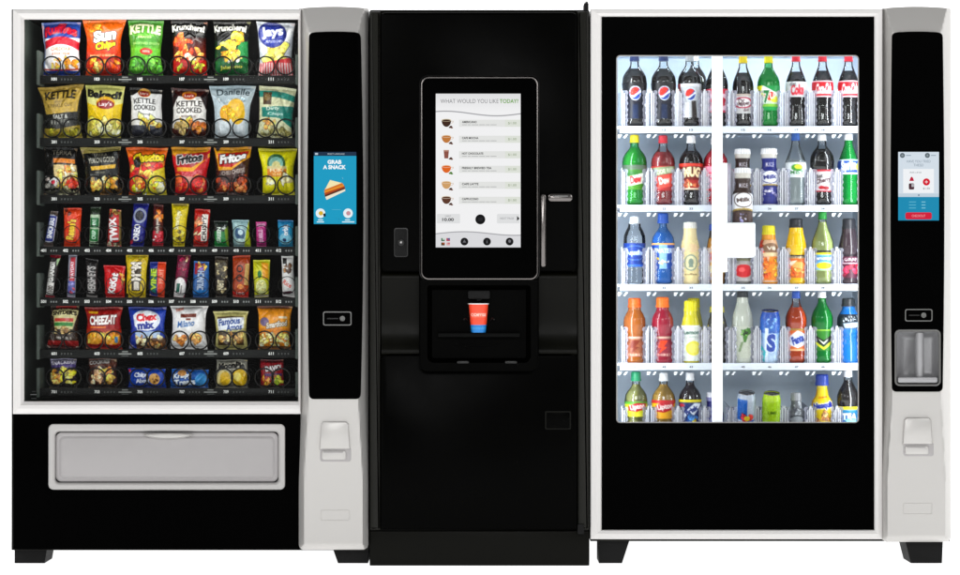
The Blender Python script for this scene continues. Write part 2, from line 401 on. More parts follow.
def bottle(label, group, px, top, base, rad, kind, cap, caph, shell='pet', liq=None, fill=.8, lab=None, la=(.3, .6), cat='drink bottle', capr=None, d=DRINK_D, seed=0, name='drink_bottle', opaque=None, behind=0):
    """top..base in grid units; the cap takes the uppermost caph of it"""
    base = stand(base, d)
    t = empty(name, P(px, base, d), label, cat, group)
    ct = top+caph; prof = PROF[kind]; k = dict(px=px, top=ct, base=base, rad=rad, prof=prof, d=d)
    if opaque: lathe_obj('bottle_body', t, opaque, 'liquid', petal=False, **k)
    else:
        lathe_obj('bottle_body', t, 'ffffff', shell, petal=kind in ('pepsi', 'coke', 'soda', 'cone'), **k)
        if liq: lathe_obj('liquid', t, liq, 'liquid', t1=fill, off=-.5, close_top=True, petal=kind in ('pepsi', 'coke', 'soda', 'cone'), **k)
    if lab: lathe_obj('label', t, lab[0], 'matte', art=(lab[0], lab[1], seed), t0=la[0], t1=la[1], off=.3, n=44, close_bot=False, **k)
    if cap:
        cr = capr or rad*prof[-1][1]*1.12
        V, F, ex, (ny, N, n) = lathe(px, top, ct+.4, cr, [(0, 1.04), (.22, 1.04), (.24, .98), (.9, .96), (1, .8)], d, n=30, ny=14, close_top=True)
        c = np.tile(lin(hx(cap)), (len(V), 1))
        kn = np.arange(ny*N) % N; c[:ny*N][kn % 3 == 0] *= .72       # knurling: the shade of its grooves put into the colour
        me = bpy.data.meshes.new('cap'); o = np.array(t.location)
        me.from_pydata([tuple(v) for v in V-o], [], [tuple(f) for f in F]+[tuple(dict.fromkeys(e)) for e in ex])
        at = me.color_attributes.new('Col', 'FLOAT_COLOR', 'POINT'); at.data.foreach_set('color', np.concatenate([c, np.ones((len(c), 1))], 1).astype(np.float32).ravel())
        me.polygons.foreach_set('use_smooth', [True]*len(me.polygons)); me.set_sharp_from_angle(angle=R(40)); me.materials.append(M['cap']); me.update()
        link(bpy.data.objects.new('cap', me), t)
    return t
def can(label, group, px, top, base, rad, art, kind='can', d=DRINK_D, seed=0, lean=10):
    base = stand(base, d)
    t = empty('drink_can', P(px, base, d), label, 'drink can', group)
    lathe_obj('can_body', t, art[0], 'foil', art=(art[0], art[1], seed), px=px, top=top, base=base, rad=rad, prof=PROF[kind], d=d, n=44)
    b = MB(); x, y, z = P(px, top, d); k = (1+d/DP)*S; r = rad*.84*k
    ring = [(x+r*math.cos(a), y+r*math.sin(a), z+.001) for a in np.linspace(0, 2*math.pi, 25)]
    b.tube(ring, .0013, 6, 'chrome', False)
    b.add([(x+r*.95*math.cos(a), y+r*.95*math.sin(a), z-.002) for a in np.linspace(0, 2*math.pi, 24, endpoint=False)], [tuple(range(24))], 'chrome')
    b.add([(x+q[0]*r, y+q[1]*r, z+.0012) for q in ((-.18, -.5), (.18, -.5), (.22, .1), (-.22, .1))], [(0, 1, 2, 3)], 'chrome')
    b.build('lid', t)
    t.rotation_euler.x = R(lean)
    return t
# ---------------------------------------------------------------- the snacks: corners read off the shelves, artwork painted on the foil
CH = ['e8a838', 'd88a20', 'f0c060']; RED = ['d8301c', 'e8602c', 'f08838', 'b81c14']; YEL = ['f4cc50', 'e8b028', 'f8e080']
G1, G2, G3, G4 = 'chip bags on the wide spiral shelves', 'bars and small packs on the narrow spiral shelves', 'snack bags on the sixth shelf', 'small packs on the lowest shelf'
BAGS = [
 # top shelf
 ((41.5,23),(81.5,22),(80.5,74),(42.5,74),'e9e6ea','blue and white ridged chip bag with red banner and lettering, first on the top shelf',[
  ('r',0,0,1,.3,'2f4f9c'),('w',.28,.42,.1,'c4283a'),('w',.42,1.2,.1,'ece8ea'),('r',0,.0,.06,1,'8fa0c4'),
  ('t','Ruffles',.5,.2,.86,.26,'c02038',0,.1,'1f2f70',.05),('t','CHEDDAR',.52,.5,.56,.09,'d87a50'),('t','& SOUR CREAM',.52,.585,.5,.06,'d87a50'),
  ('c',.2,.66,.9,.82,8,.09,CH),('w',.86,.885,-.02,'b8342c'),('r',0,.885,1,1,'2b4d9e'),('r',0,.97,1,1,'1f3878'),('n',.12)]),
 ((83.5,20.5),(126,20),(121.5,74),(85.5,74),'e0561c','orange chip bag with large white and yellow lettering, second on the top shelf',[
  ('g',0,.3,'f07a20','e0601c'),('g',.3,.65,'e0601c','c83a18'),('r',0,.65,1,1,'b43018'),('c',.05,.02,.4,.25,5,.1,['f09038','e87828']),
  ('t','Sun',.55,.285,.62,.3,'f6f2ea',8,0,'2a1a14',.06,.15),('t','Chips',.58,.47,.58,.24,'f2c81e',8,0,'3a1c10',.06,.15),
  ('t','HARVEST CHEDDAR',.5,.63,.7,.05,'f4d8a0'),('c',.1,.72,.9,.95,12,.13,['e85a20','d8401c','e89030','c8b060']),('n',.14)]),
 ((128,20.5),(164.5,21),(163,74.5),(128.5,74),'5c9c34','green chip bag with pale arched lettering and red badge, third on the top shelf',[
  ('g',0,.35,'4f9838','6aac3c'),('w',.3,.47,-.04,'4a8a30'),('g',.5,1,'6cb43c','4c9430'),('c',.05,.68,.95,.95,9,.16,['5ea038','6cb044','4e9030']),
  ('t','KETTLE',.5,.185,.9,.26,'e8ecc0',0,.05,'3c7428',.05),('t','BRAND',.5,.31,.4,.06,'c8dca0'),('t','BACKYARD ONION',.54,.42,.8,.07,'a8cc80'),
  ('e',.55,.56,.2,.06,'b83428'),('t','100%',.55,.56,.22,.06,'f0d0c0'),('n',.12)]),
 ((171,21),(208,22),(207.5,74),(173,74),'181412','black and red chip bag with arched name and orange chips, fourth on the top shelf',[
  ('g',.3,1,'3a1812','b81e14'),('r',0,.7,1,1,'b8221a'),('c',.08,.3,.95,.6,11,.14,['e8622c','d8481c','f08040']),('c',.1,.6,.9,.7,6,.1,['e8d0b0','d8482c','f0a050']),
  ('c',.1,.72,.9,.92,8,.1,['d03020','a0a838','e05028','c8c040']),('t','Krunchers!',.48,.15,.92,.2,'f2efe8',0,.06,'000000',.05),('n',.12)]),
 ((213.5,22),(251,22),(249,75),(214.5,75),'151612','black and green chip bag with arched name and yellow chips, fifth on the top shelf',[
  ('g',.35,1,'1c3020','1d7440'),('r',0,.72,1,1,'176838'),('p',[(.75,.4),(1,.36),(1,.75),(.6,.7)],'2a8c4c'),('c',.12,.38,.75,.62,8,.14,['dcae30','c89028','e8c850']),('c',.55,.22,.75,.4,2,.18,['dcb030']),
  ('c',.35,.58,.8,.7,6,.1,['e0c060','e8e0c8','d8b040']),('t','Jalapeno',.5,.83,.66,.13,'d8d860',4,0,'0c4020'),('t','Krunchers!',.46,.15,.92,.2,'e8e8e0',0,.06,'000000',.05),('n',.12)]),
 ((256.5,22),(295,24),(293,76),(258.5,76),'c8ccd4','silver chip bag with blue oval and red striped base, last on the top shelf',[
  ('g',0,.4,'d4d8de','b8bcc8'),('p',[(.6,.1),(1,.1),(.85,.5)],'eceef0'),('c',.1,.45,.92,.68,10,.17,['f0dc70','e8cc58','f6e898']),
  ('p',[(0,.76),(.5,.7),(1,.64),(1,1),(0,1)],'d8484c'),('s',0,.74,1,1,13,'f0d8d8'),('e',.42,.235,.4,.24,'27337e'),('e',.42,.235,.36,.215,'2c3c92'),
  ('t','Jays',.42,.2,.62,.34,'f4f4f8',6,0,None,.04),('t','POTATO CHIPS',.48,.36,.48,.07,'d0d0e0',4),('n',.12)]),
 # second shelf
 ((38,88),(84.5,84.5),(82.5,138),(43,138),'2a2a26','gold topped black chip bag with dark serif lettering, first on the second shelf',[
  ('p',[(0,0),(1,0),(.92,.5),(.12,.53)],'c8a850'),('g',0,.06,'a88c3c','c8a850'),('p',[(0,.78),(.3,.82),(1,.74),(1,1),(0,1)],'b8a040'),('c',.05,.84,.95,.97,9,.1,['a8a038','c8b048','8c8430']),
  ('t','KETTLE',.5,.19,.72,.2,'3a3018',0,.03,None,.04),('t','BRAND',.5,.3,.25,.05,'8a7030'),('t','KRINKLE CUT',.5,.37,.62,.08,'7a6428'),('t','SALT &',.5,.58,.38,.1,'d8d8d0'),('t','PEPPER',.5,.68,.5,.1,'b8b8b0'),('s',.2,.62,.8,.76,7,'4c4c48'),('n',.16)]),
 ((85.5,85),(125.5,86.5),(121,138),(86.5,138),'ddd87c','pale yellow chip bag with wavy lettering and red oval badge, second on the second shelf',[
  ('g',0,.42,'d2d078','e8e49c'),('w',.4,.68,-.08,'eac818'),('g',.68,1,'d8d060','b8b050'),('c',.1,.7,.45,.92,6,.15,['e8dc90','f0e8a8','c8b850']),('c',.55,.68,.95,.92,6,.15,['d8b860','e0c878','e8e0a0']),
  ('t','Baked!',.5,.16,.9,.22,'1c1a14',-3,-.04,None,.06),('e',.55,.34,.26,.12,'e8b428'),('e',.55,.365,.25,.085,'9c1c24'),('t',"Lay's",.55,.365,.38,.13,'f8f4f0',4),('n',.1)]),
 ((130,87.5),(162.5,90),(164,138),(130,137),'efedea','white chip bag with black hand lettering and charcoal base, third on the second shelf',[
  ('r',0,0,1,.1,'2a2824'),('p',[(0,0),(.3,.08),(.1,.16),(0,.16)],'2a2824'),('e',.46,.1,.2,.09,'d8a03c'),('e',.46,.12,.17,.06,'a82a24'),('t',"Lay's",.46,.12,.26,.09,'f4e8d8'),
  ('t','KETTLE',.47,.27,.72,.15,'2c2a28',2,.02),('t','COOKED',.47,.4,.72,.15,'2c2a28',2,.02),('t','ORIGINAL',.5,.52,.4,.05,'6a6a66'),
  ('c',.25,.58,.8,.72,7,.12,YEL),('g',.74,1,'4a4c58','24242a'),('c',.5,.66,.95,.78,5,.1,['d8b048','b89038']),('n',.08)]),
 ((171,88),(209.5,90),(206.5,139),(171.5,138),'efeae4','white and maroon chip bag with black hand lettering, fourth on the second shelf',[
  ('r',0,0,1,.17,'4a1c14'),('e',.5,.14,.2,.09,'d88a2c'),('e',.5,.155,.17,.055,'a83020'),('t',"Lay's",.5,.155,.26,.08,'f4e8d8'),('p',[(0,0),(.2,.16),(.02,.4),(0,.4)],'2c120c'),('p',[(1,0),(.8,.16),(.98,.4),(1,.4)],'2c120c'),
  ('t','KETTLE',.5,.32,.74,.15,'2c2422',2,.02),('t','COOKED',.5,.45,.74,.15,'2c2422',2,.02),('t','BARBECUE',.5,.56,.44,.05,'7a6058'),
  ('c',.3,.62,.7,.75,5,.12,YEL),('g',.8,1,'5a2418','2e120c'),('c',.04,.7,.4,.88,6,.12,['b8a068','a08850']),('c',.55,.68,.95,.86,6,.13,['c87030','d88838']),('n',.1)]),
 ((209.5,86),(256,86),(248.5,139),(214.5,139),'c2d0d6','pale blue chip bag with dark lettering and orange slices, fifth on the second shelf',[
  ('g',0,.2,'a8bac2','ccd8dc'),('p',[(.1,.6),(.9,.5),(.9,1),(.1,1)],'d8e0e4'),('t','Danielle',.53,.135,.76,.16,'3c4a50',0,.01,None,.015),('c',.15,.24,.8,.32,5,.08,['a8bcc4','b4c6cc']),
  ('e',.36,.52,.18,.15,'e8a820'),('e',.62,.46,.24,.2,'eab820'),('e',.68,.54,.2,.19,'f0c020'),('e',.34,.53,.13,.11,'f0b428'),('c',.3,.45,.85,.66,7,.09,['e8a418','f4c838','f0b020']),('t','HONEY MANGO',.6,.88,.4,.05,'8c9aa0'),('n',.1)]),
 ((259.5,85.5),(296.5,89),(292.5,141),(256.5,139),'e4e4bc','cream and teal chip bag with brown crest, last on the second shelf',[
  ('w',.1,.22,.03,'2f9484',.05),('r',.12,.12,.36,.36,'5c4428'),('e',.24,.22,.09,.07,'8a7038'),('p',[(.08,.42),(1,.36),(1,.62),(.1,.6)],'23897c'),('p',[(.6,.6),(1,.55),(1,.78)],'2f9484'),
  ('t','Dirty',.42,.44,.4,.12,'e8f0e0',4),('t','Chips',.5,.54,.46,.1,'d8ece0',2),('c',.2,.66,.5,.82,5,.13,['d8a048','c88838','e0b868']),('c',.05,.84,.95,.97,9,.12,['b0a868','c8c088','98925c']),('n',.12)]),
 # third shelf
 ((44,147),(78,148),(81,193.5),(43,193),'1e1c1a','black chip bag with orange stripe and colourful vegetable chips, first on the third shelf',[
  ('t','TERRA',.56,.12,.6,.13,'8a8476',0,0,None,.01),('r',.3,.24,.95,.33,'e0882c'),('p',[(.3,.37),(.98,.36),(1,.82),(.34,.84)],'e8d098'),('c',.36,.4,.95,.62,11,.12,['e8a048','e07028','f0d8b0','f0c070']),
  ('c',.5,.62,.95,.82,8,.12,['d03c24','e8a838','e86030','f0d060']),('c',.05,.6,.4,.96,8,.1,['5a5854','b0aca4','8a8880','c8b8b0']),('c',.25,.66,.5,.8,3,.1,['c83048','e8e0d8']),('r',.05,.9,1,1,'6a6a5c'),('c',.4,.86,1,.98,6,.1,['a8a488','7c7a60']),('n',.18)]),
 ((80.5,148),(121,147),(123,193),(84,193),'191a18','black chip bag with gold top and single yellow stripe, second on the third shelf',[
  ('p',[(0,0),(1,0),(1,.08),(0,.14)],'a89a58'),('t','TERRA',.5,.16,.38,.08,'6c685c'),('t','YUKON GOLD',.52,.28,.7,.14,'c8c4b4',3,.02,None,.02),('p',[(.22,.4),(.9,.36),(.88,.44),(.24,.48)],'dcb03c'),
  ('t','ORIGINAL',.5,.52,.3,.05,'a8a490'),('c',.22,.62,.9,.86,11,.14,['e0a848','e8bc60','c88c30','e8d8a0']),('c',.5,.86,.95,.97,6,.1,['5c4420','7c5c2c']),('s',.2,.55,.4,.7,4,'8c8c88'),('n',.14)]),
 ((126.5,147.5),(168,148),(167,193),(129,193),'d83c24','orange and red puffed snack bag with yellow name, third on the third shelf',[
  ('g',0,.2,'e86c1c','f07c20'),('c',.1,.32,.95,.5,7,.14,['c82424','d83028','e89040']),('p',[(.5,.55),(1,.4),(1,1),(.3,1)],'dccc38'),('c',.05,.45,.6,.62,6,.12,['d83428','c02020','f0b050']),
  ('c',.1,.62,.95,.92,13,.13,['dcd830','e0a030','c8c828','d05830','e8e0a0']),('t','Cheetos',.56,.23,.8,.24,'e8d020',6,.03,'1c1410',.07),('e',.26,.33,.1,.1,'1c1410'),('n',.14)]),
 ((170.5,147.5),(212,147.5),(207.5,193),(174.5,193),'c8202c','red corn chip bag with plain golden top and slanted lettering, fourth on the third shelf',[
  ('w',-.2,.26,-.16,'e0a024',-.1),('p',[(.1,.42),(.55,.42),(1,.12),(1,.2),(.6,.5),(.1,.5)],'e8a828'),('p',[(.12,.16),(.95,.1),(.95,.24),(.6,.4),(.12,.4)],'a81c24'),
  ('t','Fritos',.48,.24,.7,.24,'2a2426',8,0,'d8d4d0',.05,.2),('t','CHILI LIMON',.55,.54,.6,.12,'e88088',8),('c',.1,.66,.9,.92,10,.15,['d82c1c','e86030','c81818','e8803c']),('p',[(.3,.6),(.6,.6),(.45,.78)],'e8a898'),('n',.12)]),
 ((213.5,148),(252.5,147),(248,194),(215.5,192),'4c2a22','brown corn chip bag with golden top and white lettering, fifth on the third shelf',[
  ('p',[(0,0),(1,0),(1,.22),(.5,.48),(.1,.5)],'e0a020'),('p',[(.1,.14),(.95,.1),(.9,.22),(.5,.42),(.12,.42)],'b82020'),('p',[(.02,0),(.2,0),(.1,.1)],'2c1c18'),
  ('t','Fritos',.52,.23,.74,.26,'f8f4f0',8,0,'1c1414',.06,.2),('t','CHILI CHEESE',.55,.52,.7,.12,'b0a49c',10,0,None,.04),('c',.08,.62,.92,.92,14,.12,['a8482c','c86038','7c3420','e08850']),('n',.16)]),
 ((258.5,148.5),(297,149),(295,194.5),(262.5,195),'e4dc14','bright yellow chip bag with green dome emblem over orange panel, last on the third shelf',[
  ('g',0,.1,'b8b020','e4dc14'),('e',.47,.34,.27,.22,'3c6c48'),('e',.47,.35,.21,.17,'8cc0b0'),('e',.47,.38,.13,.11,'d8d090'),('r',.18,.38,.78,.6,'e08c30'),('r',.18,.38,.78,.44,'d8c890'),('t','FUN',.48,.47,.42,.09,'f8e8c0'),('t','YUNS',.48,.55,.3,.07,'f4e0a0'),
  ('c',.2,.64,.45,.72,2,.16,['e8dc90','f0e4a8']),('c',.62,.62,.9,.72,2,.17,['e8dca0','f0e0b0']),('n',.08)]),
]
BARS = [
 # fourth shelf
 ((51,211),(58.5,211.5),(53,243),(43.5,242),'7a6c66','leaning silver and brown bar with blue lettering in white, first on the fourth shelf',[
  ('r',0,.1,1,.88,'d8d8e4'),('r',0,.14,.9,.84,'3c4a9c'),('t','SNICKERS',.5,.48,2.3,.6,'f0f0f4',90,0,'2c3c90',.05),('c',0,0,1,.1,3,.3,['8a8078','5a504a'])]),
 ((64,208),(82,208),(80,243),(64,243),'e0481c','orange bar with yellow slanted lettering, second on the fourth shelf',[
  ('g',0,.2,'c83c18','e85420'),('c',0,.02,.4,.2,4,.2,['6c2c18','a84820']),("t","Reese's",.45,.55,1.2,.5,'f2cc28',82,0,'7a2810',.05),('r',.66,.45,.74,.7,'c88020'),('n',.1)]),
 ((91,207),(101,207),(98.5,243),(89,242),'2e3c2c','dark topped slim bar with two green labels, third on the fourth shelf',[
  ('r',0,.2,1,.92,'b8ccb0'),('r',.08,.28,.92,.52,'2e7c4c'),('r',.08,.56,.92,.86,'2a8448'),('t','MINT',.5,.4,.7,.4,'e0f0e0',90),('t','CRISP',.5,.7,.9,.4,'e0f0e0',90),('n',.2)]),
 ((110,209),(121.5,210),(121.5,244),(107,243),'c0282c','red bar with gold ends and white lettering, fourth on the fourth shelf',[
  ('c',0,0,1,.18,6,.18,['8c6c3c','b89858','4c3420']),('r',.84,.05,1,.95,'8c7448'),('t','TWIX',.42,.55,1.9,.62,'f4ecec',97,0,'7c1418',.06),('c',0,.92,1,1,6,.15,['d8c8a8','8c7450'])]),
 ((134,202),(149.5,203),(143.5,244.5),(130,244),'252c88','tall dark blue cookie pack with white lettering, fifth on the fourth shelf',[
  ('o',.52,.3,.44,.17,.3,'9aa0b4'),('e',.5,.3,.28,.11,'242430'),('t','OREO',.42,.68,1.15,.46,'f4f4fa',88,0,'1c2068',.05),('p',[(0,.86),(.25,.82),(.2,.92),(0,.95)],'c83850'),('n',.1)]),
 ((154,204),(163.5,205),(163.5,243),(152,243),'5c2420','orange topped dark bar with crimson lower half, sixth on the fourth shelf',[
  ('c',.1,.1,.9,.36,5,.34,['d87830','e89048']),('r',0,.62,1,.96,'c8283c'),('t','NutRageous',.5,.5,1.4,.4,'d8ccc0',92,0,'2c1410',.04),('c',.1,.66,.9,.92,5,.22,['e04858','b01c30','f0c8c8'])]),
 ((172,203),(189,204),(184.5,242.5),(173,242),'d8c41c','tall yellow bar with pale slanted lettering, seventh on the fourth shelf',[
  ('r',.1,.0,.9,.05,'988840'),('t','Butterfinger',.42,.38,1.35,.42,'f4f0c8',84,0,'a88c10',.03),('c',.1,.62,.9,.96,8,.15,['988c28','e8dc60','c0a820','5c5020']),('n',.2)]),
 ((195,209),(210.5,209.5),(208,245.5),(193,245),'b8261c','red bar with white side panel and black lettering, eighth on the fourth shelf',[
  ('r',.52,.14,.9,.84,'ece4dc'),('t','CRISPY',.7,.5,1.6,.26,'2a1c1c',92),('c',.05,.2,.45,.5,4,.2,['c85030','8c1c14','d89068']),('c',.1,.55,.45,.9,4,.2,['e0c8a0','c83c28']),('n',.16)]),
 ((214,221),(228,221),(229,244),(214.5,243.5),'20603c','small dark green gum pack with white upright lettering, ninth on the fourth shelf',[
  ('r',0,0,1,.4,'1c2c24'),('g',.4,1,'1c7c44','2aa050'),('p',[(.75,.3),(1,.2),(1,1),(.85,.9)],'88a038'),('t','GREEN',.36,.55,1.1,.3,'e4f0e4',88,0,None,.04),('c',.55,.1,.8,.4,2,.12,['c8d0c8'])]),
 ((232,220),(249,220),(251,245),(233.5,245),'98b8bc','pale teal and lime gum pack with round dark emblem, tenth on the fourth shelf',[
  ('p',[(1,0),(1,1),(.62,1),(.8,.5)],'c4d430'),('e',.44,.5,.3,.22,'2c587c'),('e',.48,.46,.15,.1,'c8e0e8'),('p',[(.1,.1),(.5,.1),(.7,.36),(.3,.3)],'b0d0d0'),('e',.45,.8,.26,.12,'c8e4e0'),('n',.12)]),
 ((256,222),(266.5,222),(266.5,244.5),(256.5,244),'c83c8c','small magenta gum pack, eleventh on the fourth shelf',[
  ('r',.12,.06,.9,.2,'e8a0c8'),('t','BUBBLE',.5,.56,1.2,.42,'f0c4e0',94,0,'a02468',.03),('n',.16)]),
 ((278,220),(293.5,220.5),(293,245.5),(278.5,245),'2f9cc8','small light blue gum pack with white lettering, last on the fourth shelf',[
  ('g',0,.3,'1c6ca0','3cacd4'),('e',.5,.7,.4,.22,'8cd0e8'),('t','orbit',.5,.38,.7,.38,'f0f8fc',90,0,'14508c',.05),('e',.45,.74,.12,.06,'1c3c6c'),('n',.1)]),
 # fifth shelf
 ((51,253),(61.5,254),(54.5,293),(45,292),'2a2020','leaning dark bar with maroon ends and white block lettering, first on the fifth shelf',[
  ('r',0,0,1,.1,'9c1c34'),('r',.08,.2,.6,.8,'c8c4c0'),('t','GRAND',.42,.44,1.8,.5,'f0eeea',92,0,'1c1414',.06),('r',.1,.66,.8,.94,'e8e4e0'),('t','100',.5,.8,.6,.5,'3c2c28',92),('p',[(.7,.12),(1,.1),(.8,.3)],'a8c898'),('r',0,.95,1,1,'a02038')]),
 ((69,254),(77.5,254),(75.5,294),(67,293),'a8aab8','slim silver blue bar with red lettering, second on the fifth shelf',[
  ('r',.3,.08,.85,.62,'c84854'),('r',.1,.62,.9,.92,'6c70b8'),('t','PAYDAY',.56,.36,1.9,.36,'f0e8f0',92),('c',.2,.66,.85,.92,4,.2,['d8d8ec','8c88c8','c85868'])]),
 ((86,258),(98.5,260),(97.5,294),(86.5,293),'2c2a2a','dark brown bar with wide silver block lettering, third on the fifth shelf',[
  ('r',0,0,1,.07,'1c1a1a'),("t","HERSHEY'S",.5,.54,2.3,.72,'b4b0ae',90,0,None,.04),('r',0,.93,1,1,'8c8886')]),
 ((104,265),(125.5,266),(124.5,295),(105,295),'c81c24','wide red wafer pack with white slanted lettering, fourth on the fifth shelf',[
  ('c',.6,.25,.95,.7,4,.17,['d8a048','c88830','e8b860']),('e',.5,.55,.36,.32,'d8242c'),('t','KitKat',.45,.55,1.0,.36,'f8f4f4',78,0,'901018',.05),('n',.1)]),
 ((126.5,254),(148.5,254),(145.5,297),(126.5,297),'d4b81c','tall yellow candy bag with black lettering, fifth on the fifth shelf',[
  ('c',.1,.05,.9,.2,4,.16,['e0c840','b89818']),('r',.28,.22,.72,.84,'3a2c14'),('t','M&M',.5,.4,.9,.5,'ece4d8',92,0,'2a1c10',.07),('r',.4,.62,.66,.82,'e0d8cc'),('o',.5,.8,.4,.2,.12,'2c2010'),('n',.16)]),
 ((150,262),(166.5,262),(164.5,295.5),(149.5,293),'2c3c8c','blue candy bag with lime lettering beside an orange red strip, sixth on the fifth shelf',[
  ('p',[(.5,.0),(1,0),(1,1),(.55,1)],'dc4c28'),('p',[(.1,.3),(.5,.24),(.45,.9),(.1,.86)],'2c7c70'),('t','VINE',.28,.52,1.4,.38,'b8d438',90,0,'1c3c50',.05),('t','FRUIT',.76,.4,.9,.26,'f0a088',90)]),
 ((178,254),(191.5,254),(184.5,294),(173.5,293),'7c1c44','maroon bar with cream figure and white rounded foot, seventh on the fifth shelf',[
  ('c',.3,.08,.8,.4,4,.28,['e8c8a0','d8a080','8c2848']),('e',.45,.8,.56,.26,'ece8e6'),('r',.2,.68,.5,.88,'2c6c5c'),('r',.58,.72,.68,.9,'7c7c78'),('n',.12)]),
 ((194,261),(209.5,262),(208.5,297),(192.5,297),'2f68a8','blue bar with red top and silver upright lettering, eighth on the fifth shelf',[
  ('r',.1,.06,.7,.36,'a0283c'),('c',.3,.04,.9,.26,4,.2,['c83848','7c5c9c','d8a050']),('t','CRUNCH',.5,.54,1.3,.44,'a8b8d0',88,0,'1c3868',.06),('g',.78,1,'3484c8','1c64a8'),('n',.14)]),
 ((215,256),(228.5,257),(226.5,295),(215.5,295),'3c342c','dark bar with pale mottled middle, ninth on the fifth shelf',[
  ('r',.05,.1,.95,.46,'6c6454'),('c',.1,.12,.9,.86,16,.2,['8c8468','b8a880','4c4438','c8bc98']),('t','MILKY',.5,.3,1.1,.46,'3c342a',92),('t','NUT',.5,.68,.8,.5,'e8dcb8',92,0,'4c4030')]),
 ((233,256),(250.5,255),(248.5,297),(232.5,296),'a84820','orange brown bar with three round dark pieces and red foot, tenth on the fifth shelf',[
  ('r',0,0,1,.1,'c04818'),('o',.44,.32,.2,.09,.4,'3c1c10'),('o',.44,.54,.2,.09,.4,'3c1c10'),('e',.5,.74,.2,.06,'e0904c'),('p',[(.75,.2),(.98,.2),(.95,.7),(.72,.7)],'c8a468'),('r',0,.86,1,1,'c83024'),('t','100',.5,.9,.5,.16,'f0e0d8'),('n',.16)]),
 ((253,260),(270.5,260),(268.5,295),(254.5,296),'c8c828','lime and yellow granola bar with green leaf, eleventh on the fifth shelf',[
  ('p',[(.5,.06),(.9,.1),(.95,.5),(.6,.5)],'e8a428'),('e',.4,.38,.12,.1,'2c7c3c'),('e',.5,.72,.36,.2,'d8dc98'),('c',.25,.6,.8,.86,6,.13,['e0d890','c8c078','a8a860']),('r',0,.92,1,1,'b8b098'),('n',.12)]),
 ((281.5,256),(293.5,256),(295,301),(282.5,299),'e6e4e2','white bar with brown pieces at the top and red script, last on the fifth shelf',[
  ('r',.12,.06,.45,.2,'2c2826'),('c',.3,.22,.8,.42,8,.2,['6c4c34','8c6844','4c3424']),('t','Rice',.45,.68,.7,.4,'d84838',-28,0,None,.02),('p',[(0,.9),(.7,.84),(.9,.88),(.1,.96)],'4c2834')]),
]
